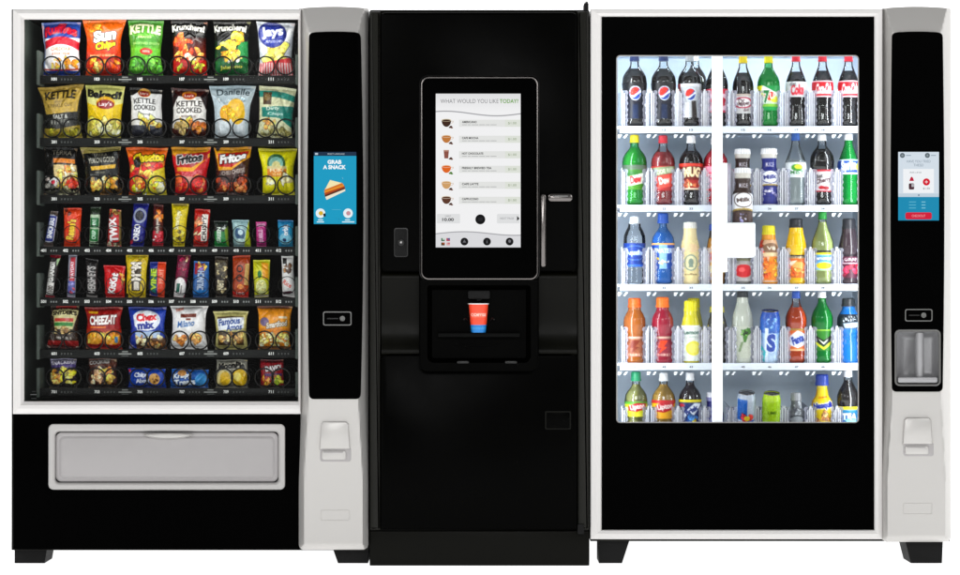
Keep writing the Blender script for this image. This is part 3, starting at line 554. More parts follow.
MIDS = [
 ((50.5,305),(80,305),(79,348),(46.5,346),'3c2c22','brown pretzel bag with cream arched name over red band, first on the sixth shelf',[
  ('r',.2,0,.9,.08,'b02828'),('p',[(.12,.12),(1,.12),(.85,.55),(.22,.55)],'c8c08c'),('t',"SNYDER'S",.53,.19,.84,.15,'2a2016',0,.03,'dcd4a0',.06),('r',.2,.3,.85,.38,'b83c30'),('r',.2,.4,.85,.48,'3c8440'),('c',.25,.52,.8,.66,8,.1,['a88c58','7c5c34','c8b080']),
  ('r',.15,.66,.85,.82,'4a3c34'),('t','PRETZELS',.55,.75,.5,.08,'d8d4cc'),('p',[(0,.82),(1,.8),(1,.93),(0,.95)],'a02c2c'),('r',0,.93,1,1,'5c2420'),('n',.16)]),
 ((85,307),(123,307),(123,349),(85,348),'a01c18','dark red cracker bag with white block name over orange crackers, second on the sixth shelf',[
  ('g',0,.12,'8c1814','a81c18'),('r',.1,.1,.36,.15,'e0a828'),('t','CHEEZ-IT',.5,.31,.78,.24,'f4f0ec',2,0,'6c100c',.05),('r',.14,.46,.6,.5,'d87c28'),('g',.52,.86,'a83418','c86820'),('e',.25,.74,.22,.16,'e0a23c'),('e',.73,.74,.24,.17,'e8a030'),('c',.06,.64,.94,.86,7,.1,['e09830','d88828','f0b850']),('r',.84,.7,.92,.84,'4c88b8'),('r',0,.88,1,1,'a01c1c'),('n',.1)]),
 ((128.5,307),(167,307),(167,349),(129.5,348),'2c4cb0','blue snack mix bag with lettering on white burst, third on the sixth shelf',[
  ('g',0,.1,'1c3484','2c4cb0'),('e',.48,.32,.4,.24,'e6eaf4'),('t','Chex',.5,.24,.58,.2,'d83440',6,0,'f8f8fc',.06),('t','mix',.48,.43,.5,.2,'2c3c94',6,0,'f8f8fc',.06),('p',[(.15,.6),(.9,.55),(.85,.72),(.2,.72)],'b8cce8'),('p',[(0,.74),(1,.72),(1,1),(0,1)],'6c4c34'),('c',.05,.7,.95,.94,14,.09,['e0b878','a87444','5c3c28','e8d0a0']),('p',[(0,.0),(.1,.0),(.2,1),(0,1)],'2440a0'),('n',.1)]),
 ((170.5,305),(208.5,305),(207.5,350),(169.5,349),'e9e7e6','white cookie bag with brown label and blue script, fourth on the sixth shelf',[
  ('t','new',.26,.1,.22,.08,'c86048',14),('r',.28,.2,.72,.28,'7c3c2c'),('r',.44,.3,.58,.34,'8c4c3c'),('t','Milano',.44,.42,.5,.17,'2c64a4',6,0,None,.02,.2),('c',.14,.7,.4,.86,3,.14,['c88848','b87438','d8a060']),('c',.62,.66,.86,.84,3,.13,['d89850','e0a868']),('n',.06)]),
 ((213.5,311),(248.5,311),(248.5,350),(214.5,350),'c4bc7c','khaki cookie bag with blue script on slanted white label, fifth on the sixth shelf',[
  ('r',.1,.14,.9,.2,'5c4c34'),('p',[(.08,.2),(.92,.16),(.92,.44),(.1,.5)],'e4e8ee'),('t','Famous',.47,.27,.68,.19,'2c4c94',6,0,None,.03,.15),('t','Amos',.62,.42,.5,.19,'2c4c94',6,0,None,.03,.15),('r',.1,.54,.9,.88,'4c3c28'),('c',.14,.58,.86,.84,13,.1,['b08848','8c6430','c8a868','e0c890']),('n',.12)]),
 ((257.5,305.5),(292.5,306),(291.5,350),(257.5,350),'e08c24','orange popcorn bag with silver script and brown hem, last on the sixth shelf',[
  ('r',0,0,1,.06,'7c4c38'),('g',.06,.5,'e89428','e8a430'),('e',.2,.36,.14,.1,'7c6c8c'),('t','Smartfood',.58,.42,.64,.17,'e0dcd4',8,0,'8c6c3c',.04,.15),('r',.64,.24,.9,.29,'e8d8b8'),('c',.05,.64,.5,.9,12,.09,['e0d088','c8b058','f0e4b0']),('c',.55,.62,.96,.9,12,.09,['d8cc70','c8b860','e8e0a0']),('r',0,.92,1,1,'8c5c1c'),('n',.14)]),
]
LOWS = [
 ((51,358.5),(76.5,358.5),(77,387),(49.5,387),'3c3038','small bag with silver and purple top over yellow pieces, first on the lowest shelf',[
  ('r',.0,.0,1,.26,'8c88a0'),('r',.0,.2,1,.3,'5c4c88'),('t','SNACKERS',.5,.13,.9,.15,'e0dce8',4,0,'3c3058',.04),('c',.1,.36,.45,.8,7,.17,['e8a444','d89040','f0c070']),('c',.52,.36,.92,.8,7,.17,['e0c830','d8b828','e8d870']),('r',0,.86,1,1,'2c2420'),('n',.18)]),
 ((89,358.5),(117,358.5),(117,387),(88.5,387),'4c2c24','small brown bag with silver lettered top over pale cookies, second on the lowest shelf',[
  ('r',.0,.0,1,.24,'6c4438'),('t','COOKIES',.4,.12,.72,.14,'d0ccc8',4,0,'2c1814',.04),('c',.1,.34,.5,.82,8,.14,['d8b088','c8986c','e8c8a0']),('c',.55,.34,.9,.8,7,.14,['c87c3c','e0b850','d8a858']),('r',0,.86,1,1,'3c201a'),('n',.2)]),
 ((128.5,368),(165.5,369),(166,387.5),(128.5,387),'1c50b4','flat blue cookie pack with a round cookie at right, third on the lowest shelf',[
  ('t','Chips',.36,.36,.36,.16,'e8ecf8',4,0,'143c90',.05),('t','Ahoy!',.4,.66,.36,.15,'e8ecf8',4,0,'143c90',.05),('e',.72,.52,.14,.3,'d8a458'),('c',.64,.36,.8,.7,4,.03,['5c3418']),('r',.02,.05,.08,.2,'c83040'),('n',.12)]),
 ((172.5,369),(208.5,370),(209,388),(168.5,388),'2c68b4','flat blue crispy treat pack with broken white lettering, fourth on the lowest shelf',[
  ('t','Krispy',.32,.36,.5,.16,'e8f0f8',8,0,'1c4c94',.05),('t','Treats',.4,.68,.56,.16,'e8f0f8',6,0,'1c4c94',.05),('e',.3,.2,.12,.16,'c89050'),('e',.82,.55,.16,.35,'4c9cd8'),('n',.14)]),
 ((217,359.5),(247.5,359.5),(248,388),(215.5,388),'8c8a80','grey pie pack with black lettering over two yellow rounds, fifth on the lowest shelf',[
  ('t','MoonPie',.5,.24,.84,.22,'1c1a1a',2,.03,'c8c4b4',.06),('e',.26,.66,.24,.3,'d8c888'),('e',.3,.66,.17,.24,'e0b828'),('e',.74,.64,.25,.32,'e8c020'),('e',.7,.6,.12,.16,'f0dc70'),('n',.16)]),
 ((260.5,359.5),(283.5,359.5),(284,388),(260.5,388),'9c2430','small red nut bag with white slanted lettering, last on the lowest shelf',[
  ('r',0,0,1,.12,'6c1820'),('t','DAVID',.56,.3,.66,.22,'f0ecec',8,0,'4c1018',.05),('r',.2,.48,.95,.58,'5c3c6c'),('c',.12,.6,.8,.86,7,.14,['d89038','c87030','e0b048']),('c',.66,.58,.92,.82,3,.16,['a8c040','d8d850']),('r',0,.9,1,1,'3c1418'),('n',.2)]),
]
sd = 0
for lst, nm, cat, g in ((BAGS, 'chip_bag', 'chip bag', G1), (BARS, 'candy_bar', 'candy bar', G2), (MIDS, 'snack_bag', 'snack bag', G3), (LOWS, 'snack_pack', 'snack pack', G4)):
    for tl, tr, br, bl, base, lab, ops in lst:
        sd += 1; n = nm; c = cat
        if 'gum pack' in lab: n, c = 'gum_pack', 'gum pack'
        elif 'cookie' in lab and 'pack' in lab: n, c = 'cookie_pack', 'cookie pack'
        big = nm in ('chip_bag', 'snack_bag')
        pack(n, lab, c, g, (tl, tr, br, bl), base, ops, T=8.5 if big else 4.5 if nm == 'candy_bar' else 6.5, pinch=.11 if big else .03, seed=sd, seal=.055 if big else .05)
# ---------------------------------------------------------------- the drinks
GB = 'drinks standing on the shelves of the cooler'
GLOBE = lambda y, r=.13, a=1: [('e', .5, y, r*1.12, r*1.12*a, 'e8ecf2'), ('e', .5, y, r, r*a, '2a4a9c'), ('p', [(.5-r, y-.02), (.5-r*.7, y-r*.72*a), (.5, y-r*a), (.5+r*.72, y-r*.7*a), (.5+r*.3, y-.1*r*a), (.5-r*.5, y+r*.45*a), (.5-r*.9, y+r*.3*a)], 'd83828'),
    ('p', [(.5-r*.9, y+r*.35*a), (.5-r*.3, y+r*.4*a), (.5+r*.5, y-r*.1*a), (.5+r*.85, y-r*.5*a), (.5+r, y-.02), (.5+r*.5, y+r*.15*a), (.5-r*.2, y+r*.66*a), (.5-r*.7, y+r*.68*a)], 'f4f4f8')]
def B(label, px, top, base, rad, kind, cap, caph, y0=None, y1=None, art=None, liq=None, fy=None, **k):
    ct = top+caph; f = lambda y: (base-y)/(base-ct)
    if y0 is not None: k['lab'] = art; k['la'] = (f(y1), f(y0))
    return bottle(label, GB, px, top, base, rad, kind, cap, caph, liq=liq, fill=f(fy) if fy else .8, seed=int(px+top), **k)
COLA = '160d0a'
# row 1
pep = ('10182c', [('r', 0, 0, 1, .3, '0c0f18'), ('r', .42, .6, .58, 1, '1c3050')]+GLOBE(.3, .15, 1.15))
B('navy capped cola bottle with globe emblem, leftmost on the top shelf', 634.5, 50, 125.5, 11.6, 'pepsi', '2a3866', 11, 83, 118, pep, COLA, 69)
B('navy capped cola bottle with globe emblem, second from left on the top shelf', 663.5, 50, 125.5, 11.6, 'pepsi', '2a3866', 11, 83, 118, pep, COLA, 69)
dpep = ('b8bcc0', [('r', .3, .55, .46, 1, 'dcdcde'), ('r', .54, .5, .7, 1, '3a3432'), ('r', 0, 0, .2, 1, '8c3038'), ('r', .2, 0, .8, .1, 'd4d4d8')]+GLOBE(.32, .15, 1.1))
B('silver capped cola bottle with globe on silver label, third from left on the top shelf', 689.5, 50, 125.5, 11, 'pepsi', 'b4b8ba', 11, 84, 117, dpep, COLA, 73)
B('dark cola bottle behind the silver labelled globe bottle on the top shelf', 695, 50, 125, 11, 'pepsi', '9aa0a4', 11, liq=COLA, fy=68, d=90)
drp = ('d8b8c4', [('r', 0, 0, 1, .22, 'c02848'), ('e', .5, .55, .3, .2, 'b02040'), ('t', 'Dr', .5, .55, .2, .14, 'f0e0e0'), ('r', 0, .9, 1, 1, 'b0284c')])
B('dark soda bottle with pink label half hidden behind white pillar on the top shelf', 717, 50, 125.5, 11.3, 'coke', 'c83040', 11, 89, 112, drp, COLA, 72)
ddp = ('c4c4c4', [('r', 0, 0, 1, .12, 'b4a89c'), ('e', .46, .45, .32, .28, 'e0dcdc'), ('o', .46, .45, .32, .28, .2, 'b02848'), ('t', 'Dr', .42, .36, .2, .16, '4a2c34', 10), ('t', 'Pepper', .48, .52, .4, .16, '4a2c34', 10), ('t', 'diet', .56, .8, .18, .1, '6c5c60', 10)])
B('yellow capped dark soda bottle with crimson ringed silver label on the top shelf', 743, 54, 125.5, 10.8, 'coke', 'e8cc18', 9, 94, 113, ddp, COLA, 73)
sup = ('c8d8c0', [('r', 0, 0, .3, .4, 'd8dc30'), ('r', .3, 0, 1, .25, '12904a'), ('p', [(.3, .0), (.75, .35), (.5, .5), (.25, .2)], 'e8f0e8'), ('e', .5, .42, .17, .17, 'd83828'), ('e', .66, .55, .14, .12, 'd8d838'), ('t', '7', .4, .45, .18, .42, '1c7c40', 0, 0, 'f0f4f0', .05), ('t', 'UP', .6, .42, .2, .2, 'f8f8f8'), ('r', 0, .72, 1, .84, '88c048'), ('r', 0, .84, 1, 1, '18a050')])
B('green soda bottle with yellow cap and lemon label on the top shelf', 768.5, 54, 125.5, 11, 'soda', 'e4d818', 9, 86, 110, sup, '18a850', 68, shell='petg')
dck = ('cdced0', [('r', 0, 0, 1, .08, 'e0e0e0'), ('t', 'Coke', .5, .52, .4, .36, 'c8283c', 3, 0, None, .05, .1), ('t', 'diet', .36, .16, .2, .14, '6c6c70')])
B('red capped cola bottle with silver label and red lettering on the top shelf', 796, 54, 125.5, 10.7, 'coke', 'd82838', 7.5, 82, 97, dck, COLA, 72)
ck = ('c41c2c', [('r', 0, 0, 1, .1, 'e8c8cc'), ('r', 0, .9, 1, 1, 'e8c8cc'), ('t', 'Coca-Cola', .5, .48, .5, .34, 'f8f4f4', 4, 0, None, .05, .15), ('w', .68, .78, -.06, 'f0e4e4')])
B('red capped cola bottle with red label, second from right on the top shelf', 822.5, 54, 125.5, 10.8, 'coke', 'd82838', 7.5, 81, 97, ck, COLA, 71)
B('red capped cola bottle with red label, rightmost on the top shelf', 848.5, 54, 125.5, 10.8, 'coke', 'd82838', 7.5, 81, 97, ck, COLA, 71)
# row 2
dew = ('4a8428', [('r', 0, 0, 1, .2, '5c6c5c'), ('r', 0, .2, 1, .75, '3f7a2c'), ('p', [(.2, .5), (.8, .3), (.8, .72), (.22, .86)], 'd8dcd0'), ('t', 'Dew', .52, .58, .36, .26, 'c02c30', 10, 0, None, .06, .1), ('t', 'Mtn', .42, .34, .3, .16, '2c6c34', 10)])
B('lime green soda bottle with yellow cap, leftmost on the second shelf', 634.5, 135, 204, 11.6, 'pepsi', 'd8c81c', 7.5, 165, 189, dew, '6aa030', 148, shell='petg')
cred = ('b03838', [('p', [(.1, .1), (.9, .0), (.9, .25), (.1, .45)], '8c9c78'), ('p', [(.2, .46), (.8, .3), (.8, .8), (.3, .9)], 'e0584c'), ('t', 'Dew', .52, .58, .34, .24, 'f0e0d8', 10, 0, None, .05), ('t', 'CODE RED', .5, .22, .6, .14, 'd8dcc8', 12)])
B('red soda bottle with red cap and olive slanted label on the second shelf', 663, 135.5, 204, 11.3, 'pepsi', 'cc2838', 7.5, 166, 190, cred, '9c3034', 152)
mug = ('b0362c', [('r', 0, 0, 1, .12, 'd84838'), ('p', [(.1, .14), (.9, .14), (.84, .62), (.16, .62)], '7c2018'), ('t', 'MUG', .5, .36, .5, .34, 'f0dcb0', 0, .03, '5c1810', .07), ('c', .25, .62, .8, .92, 6, .1, ['d88858', 'e8b888', 'c86848']), ('r', 0, .92, 1, 1, 'e0c8b0')])
B('white capped root beer bottle with red and cream label on the second shelf', 691, 135.5, 204, 11.3, 'pepsi', 'f0f0f2', 7.5, 163.5, 189, mug, '1c1210', 151)
pnk = ('d84868', [('p', [(.0, .05), (1, .0), (1, .2), (0, .3)], 'e89cb0'), ('t', 'Big Red', .4, .5, .6, .4, 'f4d8e0', 60), ('r', 0, .85, 1, 1, 'c02840')])
B('bright red soda bottle half hidden behind the white pillar on the second shelf', 715.5, 138, 204, 11.6, 'pepsi', 'f0ecee', 6, 166, 190, pnk, 'c41830', 150)
def shake(c, c2, t1): return (c, [('r', 0, 0, 1, .1, 'c8c4bc'), ('r', 0, .1, 1, .36, c), ('t', t1, .5, .22, .36, .14, 'd0ccd8'), ('w', .34, .6, .04, 'f0f0f2'), ('w', .6, .63, .04, 'b09850'), ('o', .5, .46, .34, .13, .12, c2), ('t', 'Milk', .5, .46, .46, .14, c2, 6, 0, None, .04), ('r', 0, .66, 1, .94, c2), ('c', .25, .68, .75, .9, 9, .07, ['c0bcd4', '8c88b0', c]), ('r', 0, .94, 1, 1, c)])
B('white capped brown shake bottle standing behind the carried one on the second shelf', 742.5, 149, 204, 9.4, 'shake', 'f2f2f4', 5, 154, 203, shake('3a2c28', '4c3c3c', 'MUSCLE'), opaque='eceaea', capr=8.2)
B('white capped dark blue shake bottle on the second shelf', 769, 148.5, 204, 9.4, 'shake', 'f4f4f6', 5.5, 154, 203, shake('27307c', '3a3f88', 'MUSCLE'), opaque='eceaea', capr=8.4)
mst = ('c4ccd0', [('r', 0, 0, 1, .1, '6c7478'), ('r', .14, .1, .86, .8, 'dce2e4'), ('e', .5, .4, .17, .2, '4c9c38'), ('e', .54, .36, .12, .13, 'e0dc40'), ('t', 'MIST', .5, .68, .4, .12, '3c7c48'), ('r', 0, .85, 1, 1, 'd8dee0')])
B('clear soda bottle with blue cap and lemon badge on the second shelf', 795.5, 132.5, 204, 10.8, 'cone', '2456a4', 8, 161, 177, mst, 'a8b2b4', 160)
dch = ('c8c4c6', [('r', 0, 0, 1, .1, 'b02c3c'), ('t', 'diet', .36, .3, .24, .14, '3c3434', 10), ('t', 'Cherry', .5, .5, .5, .2, '50383c', 14, 0, None, .04, .2), ('e', .44, .8, .09, .08, 'b01c30'), ('e', .58, .82, .09, .08, '981828'), ('r', 0, .93, 1, 1, 'a82c3c')])
B('white capped cola bottle with pale cherry label on the second shelf', 822, 134.5, 204, 11.3, 'pepsi', 'f0f0f2', 6, 169.5, 191, dch, '18100f', 149)
spr = ('2a50a0', [('r', 0, 0, 1, .1, 'c8d8e8'), ('r', 0, .86, 1, 1, 'c0d0d8'), ('t', 'Sprite', .46, .48, .46, .42, 'e8f0f4', 5, 0, None, .06), ('e', .76, .5, .1, .24, 'c8d838')])
B('green soda bottle with white cap and blue label, rightmost on the second shelf', 848.5, 134, 204, 11, 'cone', 'f2f2f4', 6, 159.5, 174, spr, '18a454', 140, shell='petg')
# the bottle the delivery arm carries
ARM_BOTTLE = B('white capped brown shake bottle carried in the white delivery arm', 742.5, 168, 233, 9.8, 'shake', 'f2f2f4', 5, 173, 232, shake('43342e', '5a4844', 'MUSCLE'), opaque='eceaea', capr=8.6, d=34)
# row 3
aqua = ('2c488c', [('p', [(0, .0), (1, .0), (.86, 1), (.14, 1)], '24448c'), ('t', 'Aquafina', .5, .45, .6, .22, 'c0d0e8', 0, .02, None, .04), ('o', .5, .42, .4, .3, .08, '6c8cc0'), ('r', 0, .9, 1, 1, '3a66b8')])
B('clear water bottle with white cap and dark blue label, leftmost on the third shelf', 634.5, 216.5, 283, 10.8, 'sport', 'e8ecf0', 7, 243, 266, aqua, None, capr=5)
prop = ('2456a8', [('r', 0, 0, 1, .08, 'e0a868'), ('r', .36, .08, .6, 1, '8cb4dc'), ('t', 'WATER', .5, .3, .56, .16, 'e0ecf8', 0, 0, None, .04), ('c', .3, .6, .7, .8, 4, .08, ['e8d890', 'f0f0f0', 'e8b040'])])
B('blue water bottle with blue cap and orange striped label on the third shelf', 663, 213, 283, 10.6, 'pepsi', '1f4fa8', 10, 243, 268, prop, '5c94cc', 232, shell='petb', capr=5.6)
frap = ('e0cf9c', [('e', .5, .2, .3, .1, 'e0c49c'), ('e', .5, .55, .22, .2, '8c9c8c'), ('e', .5, .55, .18, .165, 'd8d0a8'), ('e', .5, .54, .08, .09, '7c8c80'), ('p', [(.42, .66), (.58, .66), (.54, .56), (.46, .56)], '7c8c80'), ('t', 'coffee', .5, .83, .4, .07, '8c7c58'), ('n', .05)])
B('cream coffee bottle with pale cap and round green emblem on the third shelf', 690, 222, 283, 9.8, 'frap', 'e4e2d8', 6, 240, 280, frap, 'e2d0a4', 230, opaque='e2cf9c', capr=6.8)
B('amber drink bottle with blue cap left of the white pillar on the third shelf', 716, 224, 283, 9.5, 'juice', '2a48a0', 6, 248, 272, ('d0a040', [('r', 0, .2, 1, .5, 'c04828'), ('r', 0, .7, 1, 1, 'e0d090')]), 'b88030', 238)
apl = ('a8a4a0', [('e', .5, .55, .3, .28, 'c02830'), ('e', .44, .5, .1, .1, 'e06060'), ('r', 0, 0, 1, .12, '8c8a70'), ('r', 0, .9, 1, 1, 'b8b4b4')])
B('grey bottle with red apple label below the delivery arm on the third shelf', 742.5, 226, 283, 10, 'juice', '8c8a60', 6, 258, 280, apl, '9c9890', 240)
v8 = ('d8b090', [('c', .0, .06, .3, .3, 3, .16, ['c84830', 'b83c28']), ('e', .55, .2, .3, .12, '8c6c54'), ('t', 'V8', .55, .2, .3, .12, 'e8e0d0'), ('w', .3, .38, .04, 'e0c8a0'), ('p', [(.5, .4), (.78, .4), (.7, .95), (.3, .95)], 'e88828'), ('c', .25, .45, .5, .9, 4, .13, ['d85820', 'e0702c', 'f0a038']), ('c', .55, .45, .85, .9, 4, .12, ['f0b040', 'e8a030'])])
B('orange juice bottle with yellow slanted cap on the third shelf', 768.5, 225.5, 283, 10, 'juice', 'e8d81c', 9, 240, 281, v8, 'e0902c', 238, opaque='e09028', capr=6.6)
orj = ('d87830', [('r', 0, 0, 1, .14, '2c2420'), ('t', 'minute', .5, .1, .5, .1, 'e0d0b0'), ('e', .5, .5, .36, .3, 'e06a20'), ('e', .54, .48, .2, .18, 'f0a860'), ('c', .15, .6, .85, .9, 6, .1, ['e88838', 'd85c20', 'f0c070']), ('p', [(.2, .3), (.5, .24), (.3, .5)], 'f0e0c8')])
B('bright yellow juice bottle with black cap and orange label on the third shelf', 796, 218.5, 283, 10.2, 'juice', '22222a', 9, 254.5, 277, orj, 'e8b414', 228, opaque='e4b416', capr=6.7)
lem = ('8cc0dc', [('r', 0, 0, 1, .12, '3c3c30'), ('r', 0, .12, 1, .22, 'e0d428'), ('r', 0, .22, 1, .6, '6cb0dc'), ('t', 'Lemonade', .5, .38, .6, .14, 'f0f4f0', 0, 0, '3068a8', .04), ('e', .5, .74, .24, .16, 'e8cc20'), ('r', 0, .94, 1, 1, 'b8c870')])
B('pale lemonade bottle with green cap on the third shelf', 822.5, 212, 283, 11, 'cone', '28983c', 7, 250, 270, lem, 'b8c47c', 222)
grp = ('5c2c40', [('r', 0, 0, 1, .1, '2c2028'), ('t', 'GRAPE', .55, .22, .5, .1, 'e0d0d4'), ('c', .2, .45, .9, .85, 6, .14, ['a82840', '8c2040', 'c84058']), ('r', 0, .36, 1, .4, 'd0b8c0')])
B('dark purple juice bottle with black cap, rightmost on the third shelf', 849, 218.5, 283, 10.4, 'juice', '26262c', 10, 254, 277, grp, '33242c', 230, opaque='362a30', capr=6.8)
# row 4
gat = lambda c, c2: (c, [('r', 0, 0, 1, .12, 'c8a090'), ('p', [(.4, .2), (.66, .2), (.5, .5), (.62, .5), (.36, .84), (.46, .54), (.34, .54)], c2), ('t', 'THIRST', .5, .88, .5, .08, 'd0b0a0'), ('n', .1)])
B('orange sports drink bottle with orange cap, leftmost on the fourth shelf', 634.5, 298, 362, 10.9, 'sport', 'e86018', 9, 336, 356, gat('945c44', '7c3420'), 'ae6420', 309, opaque='93501c', capr=6.6)
B('red sports drink bottle with orange cap on the fourth shelf', 662.5, 297, 362, 10.7, 'sport', 'f07014', 10, 336, 356, gat('903444', 'd8481c'), 'a81c34', 309, opaque='8c1c30', capr=6.6)
lmn = ('e4e8e0', [('r', 0, 0, 1, .05, 'f0f2ee'), ('t', 'Lemon', .5, .2, .56, .14, '4c6c60', 0, 0, None, .04), ('t', 'WATER', .56, .33, .3, .06, '8ca098'), ('e', .58, .64, .26, .2, 'e8dc50'), ('e', .56, .64, .18, .14, 'f0e878'), ('r', .0, .44, .14, .86, 'd8cc30')])
B('yellow capped bottle with white lemon label on the fourth shelf', 690.5, 300.5, 362, 9.6, 'juice', 'ece018', 10, 325, 360, lmn, 'd4cc3c', 312, opaque='d2c832', capr=6.6)
B('yellow capped bottle standing right behind the lemon labelled one on the fourth shelf', 693.5, 298, 361, 9.4, 'juice', 'e0d414', 9, opaque='c8c04c', capr=6.4, d=88)
B('dark speckled drink bottle half hidden behind the white pillar on the fourth shelf', 717, 306, 362, 10.2, 'juice', 'b8b048', 6, 318, 358, ('4a4846', [('c', .05, .1, .95, .9, 12, .1, ['b8b060', 'd0ccc0', '2c2a2a', '8c8858'])]), '3c3836', 314)
sobe = ('b8bcae', [('p', [(.5, .1), (.82, .04), (.86, .12), (.62, .3), (.56, .5), (.5, .5), (.46, .26)], '4c7c38'), ('c', .4, .04, .85, .35, 7, .06, ['6c9c4c', '3c6c34', '2c3c28']), ('p', [(.42, .5), (.5, .48), (.4, .8), (.34, .8)], '788c68'), ('n', .04)])
B('milky grey green bottle with dark cap and green lizard mark on the fourth shelf', 742.5, 291, 362, 10.6, 'glass', '34383a', 6, 326, 357, sobe, 'b4b8ac', 301, opaque='b6baae', capr=5.6)
can('blue and silver drink can with large swirling letter on the fourth shelf', GB, 769, 310, 362, 10, ('2c5ca4', [('g', 0, .35, '2850a0', '3468b0'), ('g', .4, 1, '7c9cc4', 'b8c8d8'), ('r', .3, .3, .42, 1, 'd0dcea'), ('t', 'S', .52, .58, .3, .62, '24489c', 0, 0, 'e0e8f0', .06), ('p', [(.05, .55), (.35, .75), (.3, .95), (.05, .9)], '3cb0b8'), ('c', .3, .12, .7, .3, 4, .08, ['a0bce0', '6c94cc']), ('n', .08)]), seed=4)
fan = ('d86c30', [('r', 0, 0, 1, .1, 'a8843c'), ('p', [(.2, .4), (.5, .1), (.85, .3), (.8, .7), (.5, .86), (.22, .72)], 'e4e8f0'), ('t', 'Fanta', .52, .48, .42, .28, '2c449c', 22, 0, None, .06), ('r', 0, .9, 1, 1, 'e8b080')])
B('orange soda bottle with blue cap and tilted blue lettering on the fourth shelf', 796, 291, 362, 10.4, 'soda', '2c54b0', 7, 328, 350, fan, 'cc4a14', 307)
mel = ('2f7a24', [('r', 0, 0, 1, .08, '8cb840'), ('p', [(.15, .2), (.5, .5), (.85, .2), (.85, .45), (.5, .78), (.15, .45)], '202420'), ('p', [(.2, .5), (.5, .82), (.8, .5), (.8, .62), (.5, .94), (.2, .62)], 'd0cc30'), ('p', [(.3, .4), (.5, .6), (.7, .4), (.5, .7)], 'd8e4d0')])
B('green soda bottle with white cap and black chevron label on the fourth shelf', 822, 291.5, 362, 10.6, 'soda', 'f0f0f2', 6, 329, 350, mel, '2c8c28', 297, shell='petg')
pwr = ('24303c', [('p', [(.25, .2), (.75, .1), (.7, .4), (.3, .5)], 'd0d8e0'), ('t', 'POWER', .5, .3, .5, .2, '1c242c', 6, 0, None, .06), ('p', [(.3, .6), (.8, .5), (.72, .85), (.34, .9)], 'a8b8c8'), ('r', 0, .93, 1, 1, '3c78b8')])
B('bright blue sports drink bottle with black cap, rightmost on the fourth shelf', 848.5, 298, 362, 11, 'sport', '202428', 8, 314, 329, pwr, '1868b4', 308, opaque='1460a8', capr=6.8)
# row 5, cut off by the lower door panel
lip = lambda a, b, c: (a, [('r', 0, 0, 1, .18, b), ('g', .18, 1, a, c), ('p', [(.24, .3), (.5, .1), (.82, .14), (.76, .5), (.5, .66), (.24, .62)], 'b42434'), ('t', 'Lipton', .52, .38, .44, .22, 'f0e8e0', 10, 0, None, .04)])
B('pale iced tea bottle with green cap and yellow label, leftmost on the bottom shelf', 636, 371.5, 440, 10.6, 'pepsi', '1f9060', 9, 401, 416, lip('c0cc30', '5c9c38', 'd8d040'), '8c8c50', 384, capr=5)
B('amber iced tea bottle with white cap and yellow label on the bottom shelf', 663.5, 372.5, 440, 11, 'pepsi', 'f0f0f2', 8, 399.5, 418, lip('e0b81c', 'c03030', 'e8a838'), 'b08c40', 384)
bsk = ('2a3a70', [('r', 0, 0, 1, .1, 'e0d028'), ('p', [(.25, .5), (.6, .12), (.85, .14), (.5, .7), (.3, .7)], 'e8ecf4'), ('t', 'Brisk', .52, .36, .44, .18, '2c3c80', 30, 0, None, .05), ('e', .22, .2, .1, .06, 'b83048'), ('c', .35, .6, .8, .84, 5, .12, ['d8b830', '4c7cb8', '284888']), ('r', 0, .85, 1, 1, '2c6cb0')])
B('dark iced tea bottle with white cap and navy label on the bottom shelf', 690, 372.5, 440, 10.6, 'pepsi', 'f0f0f2', 7.5, 399, 428, bsk, '33262a', 382)
B('navy drink bottle half hidden behind the white pillar on the bottom shelf', 714, 392, 440, 9.5, 'shake', 'e8e8f0', 5, 397, 438, ('2c2c78', [('r', 0, 0, 1, .1, '8c8cb8'), ('r', 0, .5, 1, .6, '5c5ca0')]), opaque='2c2c78', capr=7.6)
can('blue and silver slim drink can with red lettering on the bottom shelf', GB, 745, 390.5, 440, 9.4, ('b4bcc8', [('p', [(.1, .1), (.5, .1), (.5, .52), (.12, .52)], '2c68b4'), ('p', [(.5, .52), (.9, .52), (.9, .95), (.5, .95)], '2c68b4'), ('c', .32, .44, .68, .54, 4, .1, ['c82838', 'd84038']), ('e', .5, .48, .1, .05, 'e8c838'), ('t', 'Red Bull', .5, .6, .56, .14, 'b82034', 0, 0, None, .04)]), 'slim', seed=9, lean=15)
can('lime green slim drink can on the bottom shelf', GB, 770, 391, 440, 9.2, ('a4c828', [('g', 0, .2, 'b8d438', 'a4c828'), ('t', 'LIME', .5, .36, .3, .1, '4c6c20'), ('e', .52, .72, .16, .08, 'd0a040'), ('n', .06)]), 'slim', seed=10, lean=15)
B('small stout grey bottle with grey cap on the bottom shelf', 796, 392.5, 440, 9.2, 'squat', '9c9ea2', 7.5, 401, 438, ('6c6e72', [('c', .15, .0, .85, .35, 7, .13, ['b8bcc0', '54565c', '8c9094']), ('e', .5, .5, .34, .14, '4c4e54'), ('e', .5, .5, .24, .1, 'a0a4a8'), ('c', .2, .62, .8, .9, 6, .1, ['5c5e64', '9ca0a4'])]), opaque='6c6e74', capr=5.4)
nq = ('e0c41c', [('p', [(0, .0), (.2, .0), (.14, .36), (0, .4)], 'c89818'), ('t', 'Nesquik', .52, .38, .72, .26, '24389c', 8, 0, 'f0ece0', .07), ('t', 'chocolate', .5, .18, .4, .08, 'c86020', 6), ('c', .2, .58, .85, .9, 9, .12, ['a87448', '8c5c38', 'd0a878']), ('r', .0, .92, 1, 1, '9c6c40')])
B('yellow chocolate milk bottle with blue cap and blue lettering on the bottom shelf', 822, 374, 440, 10.4, 'squat', '27409c', 11, 389, 432, nq, opaque='d8c030', capr=6.6)
